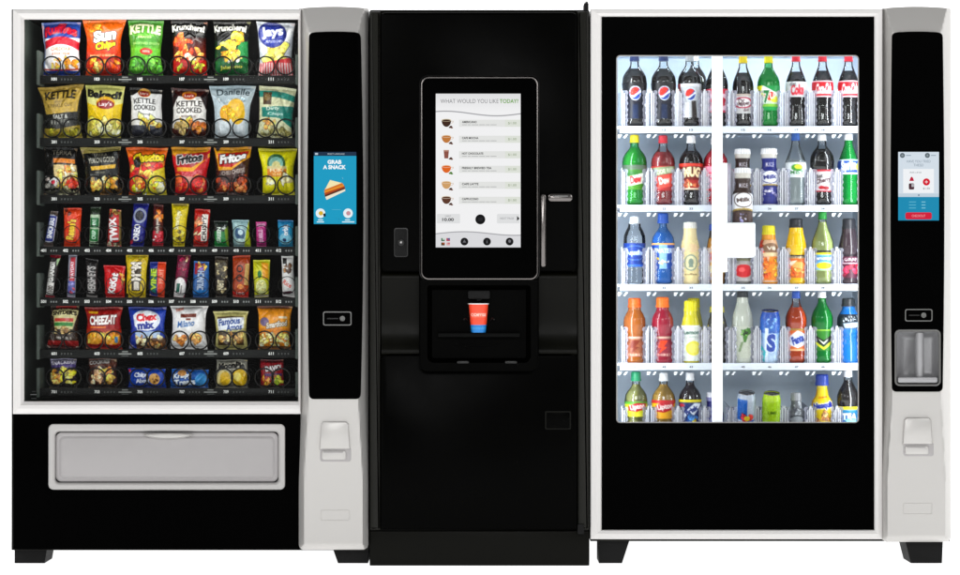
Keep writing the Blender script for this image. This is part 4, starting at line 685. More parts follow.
tea = ('3c8cb8', [('r', 0, 0, 1, .13, 'e0d438'), ('t', 'TEA', .5, .38, .5, .22, 'e8f0f4', 0, 0, '1c4c8c', .06), ('c', .1, .5, .9, .8, 7, .11, ['88c8e0', '2c68a8', 'e8e8e0']), ('p', [(.7, .75), (1, .7), (1, 1), (.74, 1)], 'd87838'), ('r', 0, .88, .7, 1, '2c5c98')])
B('dark tea bottle with white cap and blue label, rightmost on the bottom shelf', 848, 370, 440, 10.8, 'soda', 'f2f2f4', 6.5, 406, 432, tea, '231a18', 380)
# ---------------------------------------------------------------- the left machine: snacks
K = (1+SNACK_D/DP)*S
def root(name, px, d, label, cat): return empty(name, P(px, GY, d), label, cat)
def column(parent, xl, xr, yt, yb, dent):
    """sculpted silver column, front plate falling away to its edges"""
    nx, ny = 50, 210; v = []
    cx, hw = (xl+xr)/2, (xr-xl)/2
    tops, n = [], nx
    yl = np.concatenate([np.linspace(yt, yt+30, 44), np.linspace(yt+30, 400, 60)[1:], np.linspace(400, yb-8, 60)[1:], np.linspace(yb-8, yb, 26)[1:]])
    for y in yl:
        e0 = xl+max(0, 1.6*(1-abs(y-200)/230)) if y > 40 else xl; r = xr-.0
        t = min(max((y-385)/110, 0), 1); t = t*t*(3-2*t); wl = 10*(1-t)+5.5*t
        bot = max(0, 1-(yb-y)/7)**2
        a0, a1 = e0+4.5*bot*bot, r-4.5*bot*bot
        arch = 1.8*(1-((y-yt)/30)) if y < yt+30 else 0
        for i in range(nx):
            u = i/(nx-1); u = .5-.5*math.cos(math.pi*u)*(.72+.28*abs(math.cos(math.pi*u))); x = a0+(a1-a0)*u
            f = max(1-(x-a0)/wl, 1-(a1-x)/wl, 0)
            g = max(0, 1-(y-yt)/24) if y < 60 else 0
            h = max(f, g*.62, bot*.9)
            dd = -11+(22-9*t)*h**1.15
            yy = y-arch*(1-((x-cx)/hw)**2)
            if dent and dent[0] < x < dent[2] and dent[1] < yy < dent[3]: dd = 13
            v.append(P(x, yy, dd))
    N = len(yl); f = [tuple(q) for q in grid_faces(nx, N)]
    # returns to the door behind
    rim = [i for i in range(nx)]+[k*nx+nx-1 for k in range(1, N)]+[(N-1)*nx+i for i in range(nx-2, -1, -1)]+[k*nx for k in range(N-2, 0, -1)]
    o = len(v); v += [(v[i][0], 16*S, v[i][2]) for i in rim]
    n = len(rim); f += [(rim[i], rim[(i+1) % n], o+(i+1) % n, o+i) for i in range(n)]+[tuple(range(o, o+n))]
    b = MB(); b.add(v, f, 'silver')
    return b.build('control_column', parent, smooth=40)
def insert(parent, pts):
    b = MB(); b.prism(pts, -13, -8, .8, 'black'); return b.build('control_panel', parent)
def coin_return(parent, x0, x1, y0, y1):
    h = y1-y0; ym = y0+h*.70
    b = MB(); b.prism([(x0+1.6, y0+2.5), (x0+4, y0), (x1-4, y0), (x1-1.6, y0+2.5), (x1, ym), (x0, ym)], -14, -10, 1.6, 'silver')
    b.prism(rr(x0+.6, ym-1, x1+1, y1+.6, (1, 1, 2.5, 2.5)), -11.4, -10, .2, 'flap')
    o = b.build('coin_return', parent)
    b = MB(); b.prism(rr(x0+2.2, ym+1.4, x1-4, y1-1.2, 2.2), -13, -11, 1.2, 'silver'); b.box(x0+4, ym+2.4, x1-7, ym+3.6, -13.6, -12.9, .3, 'flap')
    b.build('coin_lip', o)
def emboss(parent, x0, y0, x1, y1):
    b = MB(); b.loft([(rr(x0, y0, x1, y1, 1.5), -10.9), (rr(x0+.2, y0+.2, x1-.2, y1-.2, 1.5), -11.35), (rr(x0+.8, y0+.8, x1-.8, y1-.8, 1.3), -11.35), (rr(x0+1, y0+1, x1-1, y1-1, 1.3), -10.9)], 'silver')
    b.build('embossed_plate', parent)
def bill_slot(parent, x0, y0, x1, y1):
    b = MB(); b.loft([(rr(x0, y0, x1, y1, 2), -13), (rr(x0, y0, x1, y1, 2), -13.8), (rr(x0+1, y0+1, x1-1, y1-1, 1.6), -13.8), (rr(x0+1, y0+1, x1-1, y1-1, 1.6), -13.1)], 'line2')
    b.prism(rr(x0+1.3, y0+1.3, x1-1.3, y1-1.3, 1.5), -13.3, -13, 0, 'black')
    o = b.build('card_reader', parent)
    cx, cy = x0+(x1-x0)*.68, (y0+y1)/2
    b = MB(); b.loft([(ell(cx, cy, 2.6), -13.35), (ell(cx, cy, 2.6), -13.9), (ell(cx, cy, 1.9), -13.9), (ell(cx, cy, 1.7), -13.4)], 'line2', last=True)
    b.box(x0+4, cy-.5, cx-4, cy+.6, -13.7, -13.25, 0, 'line'); b.build('reader_lens', o)

m1 = root('snack_vending_machine', 190, 60, 'tall black and silver vending machine at left full of chip bags and candy', 'vending machine')
b = MB()
b.box(12, 9.8, 368, 550, 15, 250, 2, 'edge')
cab = None
# a shell with an open front chamber: outer walls, then the dark chamber
b = MB()
XI, YI = (20, 304), (15, 405)
def shell(b, x0, x1, y0, y1, xi, yi, d0, d1, din, mo, mi, wall=None):
    o = [(x0, y0), (x1, y0), (x1, y1), (x0, y1)]; i = [(xi[0], yi[0]), (xi[1], yi[0]), (xi[1], yi[1]), (xi[0], yi[1])]
    k0, k1 = 1+d0/DP, 1+d1/DP
    b.loft([([(CX+(x-CX)*k0/k1, CY+(y-CY)*k0/k1) for x, y in o], d1), (o, d0), (i, d0)], mo, True)
    def pin(x, y, d): return P(CX+(x-CX)*k0/(1+d/DP), CY+(y-CY)*k0/(1+d/DP), d)
    c = [pin(x, y, d0) for x, y in i]+[pin(x, y, din) for x, y in i]
    b.add(c, [(0, 1, 5, 4)], mi); b.add(c, [(1, 2, 6, 5)], wall or mi); b.add(c, [(2, 3, 7, 6)], mi); b.add(c, [(3, 0, 4, 7)], wall or mi); b.add(c, [(4, 5, 6, 7)], mi)
shell(b, 11.5, 368.4, 9.4, 550, XI, YI, 15, 250, 200, 'edge', 'blackin', 'wallin')
b.build('cabinet', m1, recalc=False)
# silver door frame, mitred, with a stepped profile
def q4(x0, y0, x1, y1): return [(x0, y0), (x1, y0), (x1, y1), (x0, y1)]
b = MB(); b.loft([(q4(12.9, 9.7, 301, 414), 15), (q4(12.9, 9.7, 301, 414), 1.5), (q4(13.7, 10.4, 300.6, 413.4), .3), (q4(17.5, 13.4, 299.8, 408.6), -1.2), (q4(20.5, 16, 299.4, 405.2), -.6), (q4(24, 19.4, 298.6, 401.6), 3.0), (q4(24.4, 19.8, 298.2, 401.2), 5), (q4(24.4, 19.8, 298.2, 401.2), 15)], 'frame')
b.build('door_frame', m1, smooth=12)
b = MB(); b.box(13, 414, 300, 549.5, 1.5, 15, .8, 'black'); b.build('lower_panel', m1)
b = MB(); b.add([P(x, y, 8) for x, y in q4(23.8, 19.2, 298.6, 401.8)], [(0, 1, 2, 3)], 'glass'); b.build('window_glass', m1, recalc=False, smooth=0)
# delivery door
b = MB(); ob_, ib = rr(48.5, 424, 285, 489.5, 5, 6), rr(54.5, 430.5, 279.5, 483.5, 5, 6)
b.loft([(ob_, 1.5), (ob_, -2.5), (inset(ob_, .8), -3.6), (inset(ib, -1.6), -3.6), (ib, -2.6), (inset(ib, 1.2), 1.2)], 'bezel')
dd = b.build('delivery_door', m1)
def bow(o): return [(x+2*(x-167)/111*math.sin(math.pi*(y-431)/52), y+1.2*(y-457)/25*math.sin(math.pi*(x-55)/223)) for x, y in o]
fa = lambda q, r=5: bow(rr(57+q, 433+q, 277-q, 481-q, r, 8))
b = MB(); b.loft([(fa(-.6), 1.6), (fa(0), .6), (fa(1.6), .0), (fa(3.4, 4), .5), (fa(5, 4), -.7), (fa(6, 4), -1.1)], 'flap', last=True); b.build('flap', dd)
b = MB(); n = 26; top = [(143+50*i/n, 434-.8*math.sin(math.pi*i/n)) for i in range(n+1)]; low = [(143+50*i/n, 434.8+4.4*math.sin(math.pi*i/n)**.6) for i in range(n, -1, -1)]
hd = top+low[1:-1]
b.loft([(hd, -.4), (hd, -3.2), (inset(hd, .5), -4.2), (inset(hd, 1.2), -3.4)], 'silver', last=True); b.build('handle', dd)
b = MB(); b.box(143, 437.2, 193, 438, -.9, -.4, 0, 'line2')
for x in (14, 338):
    pass
b = MB(); b.loft([([(14, 550), (47, 550), (47, 550), (14, 550)], 16), (q4(14, 549.6, 47, 550.2), 16)], 'foot')
def foot(parent, xa, xb, ya, yb, d0=22, d1=60):
    b = MB(); t = [P(xa[0], ya, d0), P(xa[1], ya, d0), P(xb[1], yb, d0), P(xb[0], yb, d0)]; t[2] = (t[2][0], t[2][1], 0); t[3] = (t[3][0], t[3][1], 0)
    v = t+[(x, d1*S, z) for x, _, z in t]
    b.add(v, [(0, 1, 2, 3), (4, 7, 6, 5), (0, 4, 5, 1), (1, 5, 6, 2), (2, 6, 7, 3), (3, 7, 4, 0)], 'foot'); b.build('foot', parent)
foot(m1, (14.5, 47), (14.5, 44.5), 549, GY); foot(m1, (333, 368), (338, 368), 549, GY)
foot(m1, (14.5, 47), (14.5, 44.5), 549, GY, 205, 243); foot(m1, (333, 368), (338, 368), 549, GY, 205, 243)
# shelves with rails, numbers and coils
RAILS = [(75.5, 83.5), (138, 146.5), (195, 203.5), (246.5, 255), (297.5, 306), (349.5, 358), (388, 396)]
WX = [54, 97, 140, 182, 226, 271]; NXX = [43.5, 65.5, 87, 108.5, 129.5, 151, 171.5, 193, 214.5, 236, 258, 278.5]
CXX = {0: [61.5, 104.5, 146, 189.5, 232.5, 275.5], 1: [62, 104.5, 147, 190, 231.5, 275.5], 2: [61, 104, 147, 189.5, 231.5, 276.5], 5: [63, 104, 148, 189.5, 231.5, 274.5], 6: [63.5, 104.5, 147, 190, 232, 272.5]}
BXX = [49.5, 72, 94, 115.5, 138.5, 158.5, 180, 202, 222, 241.5, 261.5, 286]
BX5 = [52, 73, 92, 115, 137, 157.5, 181.5, 201, 221.5, 241, 261.5, 287.5]
def coil(parent, cx, cy, r, hand, d0=43.5, wire=.8, turns=5):
    x0, y0, z0 = P(cx, cy, d0); k = (1+d0/DP)*S; pts = []
    for i in range(31):      # front turn, then back behind the pack in a helix
        a = -math.pi/2+hand*2*math.pi*i/30; pts.append((x0+r*k*math.cos(a), y0+.03*i*S, z0+r*k*math.sin(a)))
    for i in range(1, turns*24+1):
        a = -math.pi/2+hand*2*math.pi*i/24; dd = (24+16*i/24)*S if i > 3 else (1+23*i/3)*S
        pts.append((x0+r*k*math.cos(a), y0+dd, z0+r*k*math.sin(a)))
    b = MB(); b.tube(pts, wire*S, 6, 'coil'); b.build('spiral_coil', parent, recalc=False)
for s, (y0, y1) in enumerate(RAILS):
    b = MB()
    b.prism([(38, y0), (297, y0), (297, y1), (38, y1)], 37, 41, .9, 'rail')
    # tray going back, and side brackets
    zt, zb = P(0, y0+.6, 41)[2], P(0, y0+1.6, 41)[2]; xa, xb = P(38, 0, 41)[0], P(297, 0, 41)[0]
    b.add([(xa, 41*S, zt), (xb, 41*S, zt), (xb, 195*S, zt), (xa, 195*S, zt), (xa, 41*S, zb), (xb, 41*S, zb), (xb, 195*S, zb), (xa, 195*S, zb)], [(0, 1, 2, 3), (7, 6, 5, 4), (0, 4, 5, 1), (3, 2, 6, 7)], 'blackin')
    hgt = 33 if s < 6 else 28
    b.prism(rr(36.4, y1-hgt, 39.6, y1+1.5, .8, 2), 35.5, 60, .5, 'wallin'); b.prism(rr(295.4, y1-hgt+4, 298.4, y1+1, .8, 2), 35.5, 60, .5, 'wallin')
    wide = s in CXX
    # lane dividers
    if wide: dv = [(a+c)/2 for a, c in zip(CXX[s][:-1], CXX[s][1:])]
    else: dv = [(a+c)/2 for a, c in zip((BXX if s == 3 else BX5)[:-1], (BXX if s == 3 else BX5)[1:])]
    for x in dv: b.prism(q4(x-.35, y0-(5 if wide else 4), x+.35, y0+1), 44, 190, 0, 'blackin')
    sh = b.build('shelf', m1)
    # the number strip on the rail
    b = MB(); ym = (y0+y1)/2-.3
    xs = WX if wide else NXX
    for i, x in enumerate(xs):
        num = str((s+1)*100+(2*i+1 if wide else i+1))
        b.text(num, x, ym, 5.2, 3.1, 36.7, 'e8e8e4', bold=.03)
        for j in range(4 if wide else 3):
            xx = x+7+j*(3.2 if wide else 2.6); b.flat(q4(xx, ym-.6, xx+1.3, ym+1.2), 36.7, c='4c4e4c' if wide else '7c7e7c')
    if wide:
        for x in (125, 210.5):
            b.flat(q4(x-3, ym-2.4, x+3, ym-1.2), 36.7, c='7a7c78'); b.flat(q4(x-6.5, ym-.2, x+6.5, ym+1.0), 36.7, c='8a8c88'); b.flat(q4(x-3.5, ym+2, x+3.5, ym+2.7), 36.7, c='5a5c5a')
    b.build('number_strip', sh, recalc=False, smooth=0)
    if wide:
        for cx in CXX[s]:
            cy = y0-(9.8 if s < 5 else 9.2 if s == 5 else 10.5); w = 10 if s < 6 else 8.4
            coil(sh, cx-w, cy, 9.1, 1); coil(sh, cx+w, cy, 9.1, -1)
    else:
        for cx in (BXX if s == 3 else BX5): coil(sh, cx-.5, y0-12.3, 8.6, 1, wire=.42)
b = MB()
for i, (y, w, c) in enumerate(((391, 4, '3c3e3c'), (394, 7, '8a8c8a'), (398, 5, '5a5c5a'))): b.flat(q4(34-w/2, y, 34+w/2, y+1), 36, c=c)
b.build('notice_print', m1, recalc=False, smooth=0)
cc = column(m1, 298.6, 368.2, 8.6, 549.6, None)
def curved(x0, x1, y0, y1, r, bl, br):
    o = rr(x0, y0, x1, y1, r, 6); out = []
    for x, y in o: out.append((x, y))
    L_ = [(x0-bl*math.sin(math.pi*(y-y0)/(y1-y0)), y) for y in np.linspace(y1-r-3, y0+r+3, 30)]
    R_ = [(x1+br*math.sin(math.pi*(y-y0)/(y1-y0)), y) for y in np.linspace(y0+r+3, y1-r-3, 30)]
    T_ = [(x, y0-.9*math.sin(math.pi*(x-x0)/(x1-x0))) for x in np.linspace(x0+r+2, x1-r-2, 10)]
    q = o[:7]+T_+o[7:14]+R_+o[14:21]+o[21:28]+L_
    return q
cp = insert(cc, curved(309, 360.6, 32.6, 399, 4.5, 1.8, 2.6))
bill_slot(cc, 323, 311.5, 351.5, 325.5); coin_return(cc, 319.5, 350, 421.5, 461); emboss(cc, 320.5, 510, 350, 521)
# touch screen
b = MB(); b.box(313, 151.5, 357, 225, -13.6, -13, .2, 'black'); sc = -13.75
b.flat(q4(313.8, 152, 356.3, 224), sc, 'screen', '1a9cc4'); b.flat(q4(313.8, 152, 356.3, 156), sc-.08, 'screen', '1c3048'); b.flat(q4(315, 153, 318, 155), sc-.16, 'screen', 'b8c8d4')
b.text('SELECT LANGUAGE', 336, 154, 17, 1.5, sc-.16, 'c8d4dc', 'screen')
b.text('GRAB', 334.5, 162, 14, 4.2, sc-.08, 'f4fafc', 'screen', .05); b.text('A SNACK', 334.5, 167.2, 23, 4.2, sc-.08, 'f4fafc', 'screen', .05)
for i, (pl, c) in enumerate((([(324.5, 195), (345, 187.6), (345.3, 191), (326.5, 200)], 'f0e8d0'), ([(324.4, 193.5), (344.5, 185.5), (345.2, 189), (325, 197)], '5c3020'), ([(324.4, 192.3), (343.5, 184.8), (344.8, 187.3), (325, 195)], 'b4481c'), ([(324.2, 190.6), (342.8, 183.6), (344.2, 186.2), (324.6, 193)], 'e89428'), ([(325, 188.4), (342, 182.8), (343, 185), (324.4, 191.4)], 'd8782c'), ([(330, 180), (341.8, 183), (325, 189.6)], 'f4e8b4'))): b.flat(pl, sc-.08-.05*i, 'screen', c)
b.flat([(342, 177), (343.2, 178.8), (342.6, 179)], sc-.1, 'screen', '9cd4e4')
for cx, c1 in ((320.5, 'd8b030'), (348, 'c89098')):
    b.flat(ell(cx, 213.3, 4.8), sc-.08, 'screen', 'e8f2f6'); b.flat(ell(cx+.4, 213.3, 2.2), sc-.14, 'screen', c1)
b.flat([(323, 214), (325.5, 213.2), (325.8, 216.2), (323.8, 217)], sc-.2, 'screen', '14141c')
b.flat(q4(332, 209.4, 341, 209.8), sc-.08, 'screen', '5cb4cc')
for x0, x1, y in ((318, 323, 219.4), (316.8, 324, 221.4), (345, 350, 219.4), (342, 354.4, 221.4)): b.flat(q4(x0, y, x1, y+1.1), sc-.08, 'screen', 'd4ecf4')
b.build('touch_screen', cc, recalc=False, smooth=0)

# ---------------------------------------------------------------- the middle machine: hot drinks
m2 = root('coffee_vending_machine', 479, 60, 'all black hot drink machine with lit menu screen between the snack and bottle machines', 'vending machine')
b = MB(); b.prism(rr(369.6, 10, 589.4, 566, (2, 2, .5, .5)), 4, 240, 2, 'olive'); b.build('cabinet', m2)
b = MB()
def strip(x0, x1, y0, y1, w):
    b.loft([([(x0, y0), (x0, y1)], 4), ([(x0+.4, y0), (x0+.4, y1)], 1), ([(x0+w, y0), (x0+w, y1)], -2.4), ([(x1-w, y0), (x1-w, y1)], -2.4), ([(x1-.4, y0), (x1-.4, y1)], 1), ([(x1, y0), (x1, y1)], 4)], 'edge', closed=False)
b.prism(rr(370, 11.5, 380.5, 530, (2, 1, 1, 1)), -2.5, 4, 2.4, 'edge'); b.build('door_edge', m2)  # lighter paint than the body: light on the curved edge is put in
b = MB(); b.prism(rr(577.6, 11.5, 588.8, 530, (1, 2, 1, 1)), -2.5, 4, 2.4, 'edge'); b.build('door_edge', m2)  # same lighter paint, light caught by the curved edge
b = MB(); b.prism(rr(381.2, 12.5, 577, 271, (4, 5, 6, 6)), -5, 4, 1.2, 'gloss'); b.build('upper_door', m2)
b = MB(); b.prism(rr(380.8, 355, 577, 529.5, (7, 7, 1, 1)), -5, 4, 1.2, 'gloss'); b.build('lower_door', m2)
# scooped side recesses between the doors
for x0, x1 in ((381.5, 419), (538.8, 577)):
    b = MB(); b.loft([([(x0, y), (x1, y)], d) for y, d in ((271.5, 3.4), (273, .5), (276, -1.6), (280, -1), (286, .6), (300, 2.4), (318, 3.2), (332, 2.6), (340, .8), (345, -1.6), (349, -3.4), (352, -4.2), (354, -3.8), (354.8, 2))], 'olive', closed=False)
    b.build('scooped_fascia', m2, smooth=80)
b = MB(); b.prism(rr(370, 531, 589, 565.6, 1), 1, 4, .8, 'olive'); b.build('kick_plate', m2)
b = MB(); b.prism(rr(584, 3, 588.6, 15, 1), 4, 22, .8, 'foot'); b.box(585.5, 1.5, 588, 5, 6, 14, .3, 'line2'); b.build('hinge', m2)
b = MB(); b.prism(rr(577.5, 524, 584, 534, 1), -4, -2, .5, 'foot'); b.build('latch_stop', m2)
# screen housing with its bright rim
ho = rr(420, 76, 539, 280, 8, 7)
b = MB(); b.prism(ho, -24, -4, 2, 'black'); sh_ = b.build('screen_housing', m2)
b = MB(); hr = rr(422.2, 78.4, 536.8, 278.4, 6.5, 7); b.loft([(inset(hr, -1.3), -23.9), (inset(hr, -1.1), -24.7), (inset(hr, -.1), -24.8), (inset(hr, .25), -24)], 'rim')
b.loft([(inset(ho, .5), -15), (inset(ho, -.5), -15.6), (inset(ho, -.5), -17.6), (inset(ho, .5), -18.4)], 'line'); b.build('rim', sh_)
b = MB(); sc = -24.3
b.flat(q4(435.8, 93.8, 520.6, 247.4), sc, 'screen', 'f3f3f4')
def wave(y, amp, ph, n=40, x0=435.8, x1=520.6): return [(x0+(x1-x0)*i/n, y+amp*math.sin(ph+5.2*i/n)) for i in range(n+1)]
# header and footer: grey bands under a wave
for k in range(14):
    c = 226+int(k*1.3); hexc = '%02x%02x%02x' % (c, c, c+1)
    b.flat(q4(435.8, 93.8+k*1.3, 520.6, 95.1+k*1.3), sc-.04, 'screen', hexc)
w1 = wave(113, -2.3, 1.0); b.flat(w1+[(520.6, 118), (435.8, 118)], sc-.08, 'screen', 'f3f3f4'); b.flat(w1+[(x, y+1.2) for x, y in w1[::-1]], sc-.12, 'screen', 'a4a4a8')
b.text('WHAT WOULD YOU LIKE', 469.5, 101.2, 58, 4.1, sc-.12, '66666a', 'screen', -.005); b.text('TODAY?', 509, 101.2, 18.6, 4.1, sc-.12, '62a030', 'screen', .02)
IT = [('AMERICANO', '3c2418', 124), ('CAFE MOCHA', 'c07838', 140), ('HOT CHOCOLATE', '8c5044', 155.5), ('FRESHLY BREWED TEA', 'e0661c', 170), ('CAFE LATTE', 'd0a068', 186), ('CAPPUCCINO', '5c3828', 201)]
for i, (nm, c, y) in enumerate(IT):
    b.flat(q4(459, y-4.2, 520.4, y+2.9), sc-.05, 'screen', 'e4e5e3')
    b.flat(q4(505, y-4.2, 520.4, y+2.9), sc-.07, 'screen', 'dfe3da')
    b.text(nm, 462+len(nm)*.82, y-1.9, len(nm)*1.64, 2.2, sc-.1, '2c2c2e', 'screen', .03)
    x = 462
    for q in (5, 3, 7, 6, 4, 6): b.flat(q4(x, y+.6, x+q, y+1.2), sc-.1, 'screen', 'a8a8aa'); x += q+.7
    b.text('$1.00', 512.3, y-.6, 8.4, 2.6, sc-.1, '8a9c78', 'screen')
    if nm == 'HOT CHOCOLATE':
        b.flat([(443.6, y-5.5), (449, y-5.5), (448.2, y+3), (444.4, y+3)], sc-.08, 'screen', c); b.flat(q4(443.8, y-5.5, 448.8, y-4), sc-.1, 'screen', 'b88878')
    else:
        cup = [(441.6, y-3.6)]+[(446.4-4.8*math.cos(t), y-3.6+6.6*math.sin(t)) for t in np.linspace(.15, math.pi-.15, 14)]+[(451.2, y-3.6)]
        b.flat(cup, sc-.08, 'screen', c); b.flat(ell(446.4, y-3.7, 4.9, 1.4), sc-.1, 'screen', 'f0e4d0' if i else 'd8c8a8'); b.flat(ell(446.4, y-3.5, 4.1, .95), sc-.12, 'screen', c)
        b.flat([(451, y-2.8), (453.4, y-3.2), (453.6, y-1.6), (450.6, y+.4), (450.8, y-.2), (452.8, y-1.8), (452.6, y-2.6), (451, y-2.2)], sc-.09, 'screen', 'd8c8b8')
    for j, (dx, dy) in enumerate(((3.6, 3.4), (5.4, 3.8), (4.6, 2.6))): b.flat(ell(446.4+dx, y+dy, 1.3, .8, 10), sc-.14-.02*j, 'screen', '4c7c2c' if 'TEA' in nm else ('4a2c20', '6c4434', '3c2018')[j])
b.flat(rr(437, 214, 460, 223.4, 1), sc-.05, 'screen', 'e0e1e2'); b.text('CREDIT', 448, 216.2, 6, 1.5, sc-.1, '7c7c80', 'screen'); b.text('10.00', 448, 219.6, 11.5, 3.2, sc-.1, '2c2c30', 'screen', .03)
b.flat(ell(480.3, 219.4, 5, n=28), sc-.06, 'screen', '0c0c0e'); b.flat(q4(478, 218.2, 482.6, 218.7), sc-.1, 'screen', '3c3c40'); b.flat(q4(478, 220, 482.6, 220.5), sc-.1, 'screen', '3c3c40')
b.flat(rr(497, 214, 519.6, 223.4, 1), sc-.05, 'screen', 'e0e1e2'); b.text('NEXT PAGE', 507, 218.4, 13.6, 2, sc-.1, '8c8c90', 'screen'); b.flat([(517, 216), (519.6, 218.5), (517, 221)], sc-.12, 'screen', '141416')
w2 = wave(233, 1.8, 3.0); b.flat(w2+[(520.6, 247.4), (435.8, 247.4)], sc-.05, 'screen', 'dcdcdf'); b.flat(w2+[(x, y+1.1) for x, y in w2[::-1]], sc-.1, 'screen', 'a8a8ac')
for x in (464.4, 487, 509.6): b.flat(ell(x, 241.6, 3.9, n=24), sc-.12, 'screen', '121214')
b.flat([(462.6, 242.6), (464.4, 239.6), (466.2, 242.6)], sc-.16, 'screen', '6c6c70'); b.text('i', 487, 241.6, .8, 3.4, sc-.16, '77777c', 'screen'); b.flat(ell(509.6, 241.2, 1.4, 1.6, 10), sc-.16, 'screen', '77777c')
for x, y, c1, c2 in ((443, 239.6, '3c6c4c', 'c8d8cc'), (448.2, 239.6, 'b84458', '5c6090'), (443, 244, '4c3c20', 'a8502c'), (448.2, 244, 'd8a8a8', 'c87880')):
    b.flat(q4(x-1.8, y-1.5, x+1.8, y+1.5), sc-.1, 'screen', c1); b.flat(q4(x-.5, y-1.5, x+1.8, y+.2), sc-.14, 'screen', c2)
b.build('touch_screen', sh_, recalc=False, smooth=0)
# dispensing bay
bo = rr(419.4, 280.4, 538.4, 371, (1, 1, 8, 8), 6); bi = rr(428, 286, 530, 362, (2, 2, 6, 6), 6)
b = MB(); b.loft([(bo, -4), (bo, -19), (inset(bo, .9), -20), (inset(bi, -.8), -20), (bi, -19), (inset(bi, 4), -5.5)], 'gloss', last=True)
bay = b.build('dispensing_bay', m2)
b = MB(); b.loft([(inset(bo, .3), -19), (inset(bo, .2), -20.4), (inset(bo, .9), -20.5), (inset(bo, 1.1), -19.9)], 'gloss'); b.build('rim', bay)
b = MB(); b.prism(rr(468, 290.5, 490, 299, 2), -17, -6, 1, 'foot'); b.prism(ell(479, 299, 3, 2), -13, -8, .4, 'foot'); b.build('nozzle', bay)
b = MB(); pts = [P(479+22*math.cos(a), 340+7*math.sin(a), -18) for a in np.linspace(.2, math.pi-.2, 20)]; b.tube(pts, .3*S, 6, 'gloss')
for s_ in (-1, 1): b.tube([P(479+s_*10, 322, -8), P(479+s_*13.5, 318, -14), P(479+s_*15, 319.5, -17)], .6*S, 6, 'line')
b.build('cup_holder', bay)
b = MB(); b.prism(rr(438, 333, 520, 337, 1), -19, -6, .8, 'blackin'); b.build('cup_shelf', bay)
b = MB()
for x in (463, 511): b.prism(rr(x-6, 361, x+6, 363.4, 1, 3), -20.6, -19.9, .2, 'line')
b.build('drip_vents', bay)
# lock, handle, maker's plate
b = MB(); b.prism(rr(394.5, 228.5, 407.5, 256.5, 2), -6.2, -5, .4, 'foot'); b.loft([(rr(394, 228, 408, 257, 2.4), -5), (rr(394, 228, 408, 257, 2.4), -6.4), (rr(395, 229, 407, 256, 1.8), -6.5), (rr(395, 229, 407, 256, 1.8), -6.1)], 'line'); o = b.build('lock_plate', m2)
b = MB(); b.prism(ell(401, 242.6, 3.4), -8, -6.2, .5, 'line'); b.prism(ell(401, 242.4, 1), -8.6, -8.02, 0, 'bezel'); b.build('keyhole', o)
b = MB(); b.prism(rr(540.2, 194, 546, 267, 2.6, 6), -15, -5, 1.2, 'rim'); hd_ = b.build('door_handle', m2)
b = MB(); b.prism(rr(547.6, 193.2, 573, 202, 4, 6), -13, -5, 2.4, 'rim'); b.box(553, 195.4, 568, 197, -13.6, -12.9, .2, 'line2'); b.build('latch', hd_)
b = MB(); b.prism(rr(545.5, 411.5, 570.5, 429, 1), -5.5, -5, .2, 'gloss'); b.loft([(rr(545, 411, 571, 429.5, 1.4), -5), (rr(545, 411, 571, 429.5, 1.4), -6), (rr(546.4, 412.4, 569.6, 428.2, 1), -6), (rr(546.4, 412.4, 569.6, 428.2, 1), -5.4)], 'olive'); b.build('maker_plate', m2)
# the paper cup
cz = -13; x0, y0, _ = P(478.5, 332.4, cz); zb = P(478.5, 332.4, cz)[2]; zt = P(478.5, 303.8, cz)[2]
cup = empty('paper_cup', (x0, y0, zb), 'red orange paper cup with blue base under the nozzle of the black machine', 'paper cup')
k = (1+cz/DP)*S
def cupwall(name, t0, t1, col, r0=7.6, r1=10.2, off=0, art=None):
    lathe_obj(name, cup, col, 'screen' if 0 else 'matte', art=art, px=478.5, top=303.8, base=332.4, rad=1, prof=[(0, r0*.96), (1, r1*.96)], d=cz, t0=t0, t1=t1, off=off, n=40, close_bot=(t0 == 0))
cupwall('cup_body', .27, 1, 'e8503c', art=('f0583e', [('t', 'COFFEE', .5, .52, .62, .1, 'f8ece4', 0, 0, None, .03), ('r', .2, .6, .8, .62, 'f4a898')], 3))
cupwall('cup_base', 0, .27, '2a7cc0', art=('2c84c8', [('r', .1, .42, .9, .5, '7cb8e0')], 3))
b = MB(); b.tube([(x0+9.9*k*math.cos(a), y0+9.9*k*math.sin(a), zt) for a in np.linspace(0, 2*math.pi, 33)], .55*S, 6, 'white', False); b.build('lip', cup)
b = MB()

# ---------------------------------------------------------------- the right machine: cold drinks
m3 = root('drink_vending_machine', 770, 60, 'silver and black vending machine at right with lit window of bottled drinks', 'vending machine')
b = MB(); shell(b, 590.5, 950, 10, 541, (606, 876), (44, 452), 15, 250, 150, 'edge', 'cool'); b.build('cabinet', m3, recalc=False)
b = MB(); b.loft([(q4(590.4, 9.3, 882.5, 539), 15), (q4(590.4, 9.3, 882.5, 539), 1.6), (q4(591.2, 10, 881.8, 538.3), .3), (q4(596.4, 13.4, 878.6, 533.6), -.6), (q4(600.6, 16, 875, 530.6), .6), (q4(602, 17.2, 873.8, 529.4), 3.4)], 'frame'); b.build('door_frame', m3, smooth=12)
b = MB(); po = rr(601.6, 16.8, 874.2, 529.8, .01, 6); pi = rr(616.2, 55.2, 859, 423, 4, 6)
b.loft([(po, 10), (po, 2.6), (pi, 2.6), (pi, 12)], 'black'); b.build('door_panel', m3)
b = MB(); b.loft([(inset(pi, -.3), 12), (inset(pi, .1), 5), (inset(pi, 1.1), 5.2), (inset(pi, 1.3), 12)], 'bezel'); b.build('window_gasket', m3)
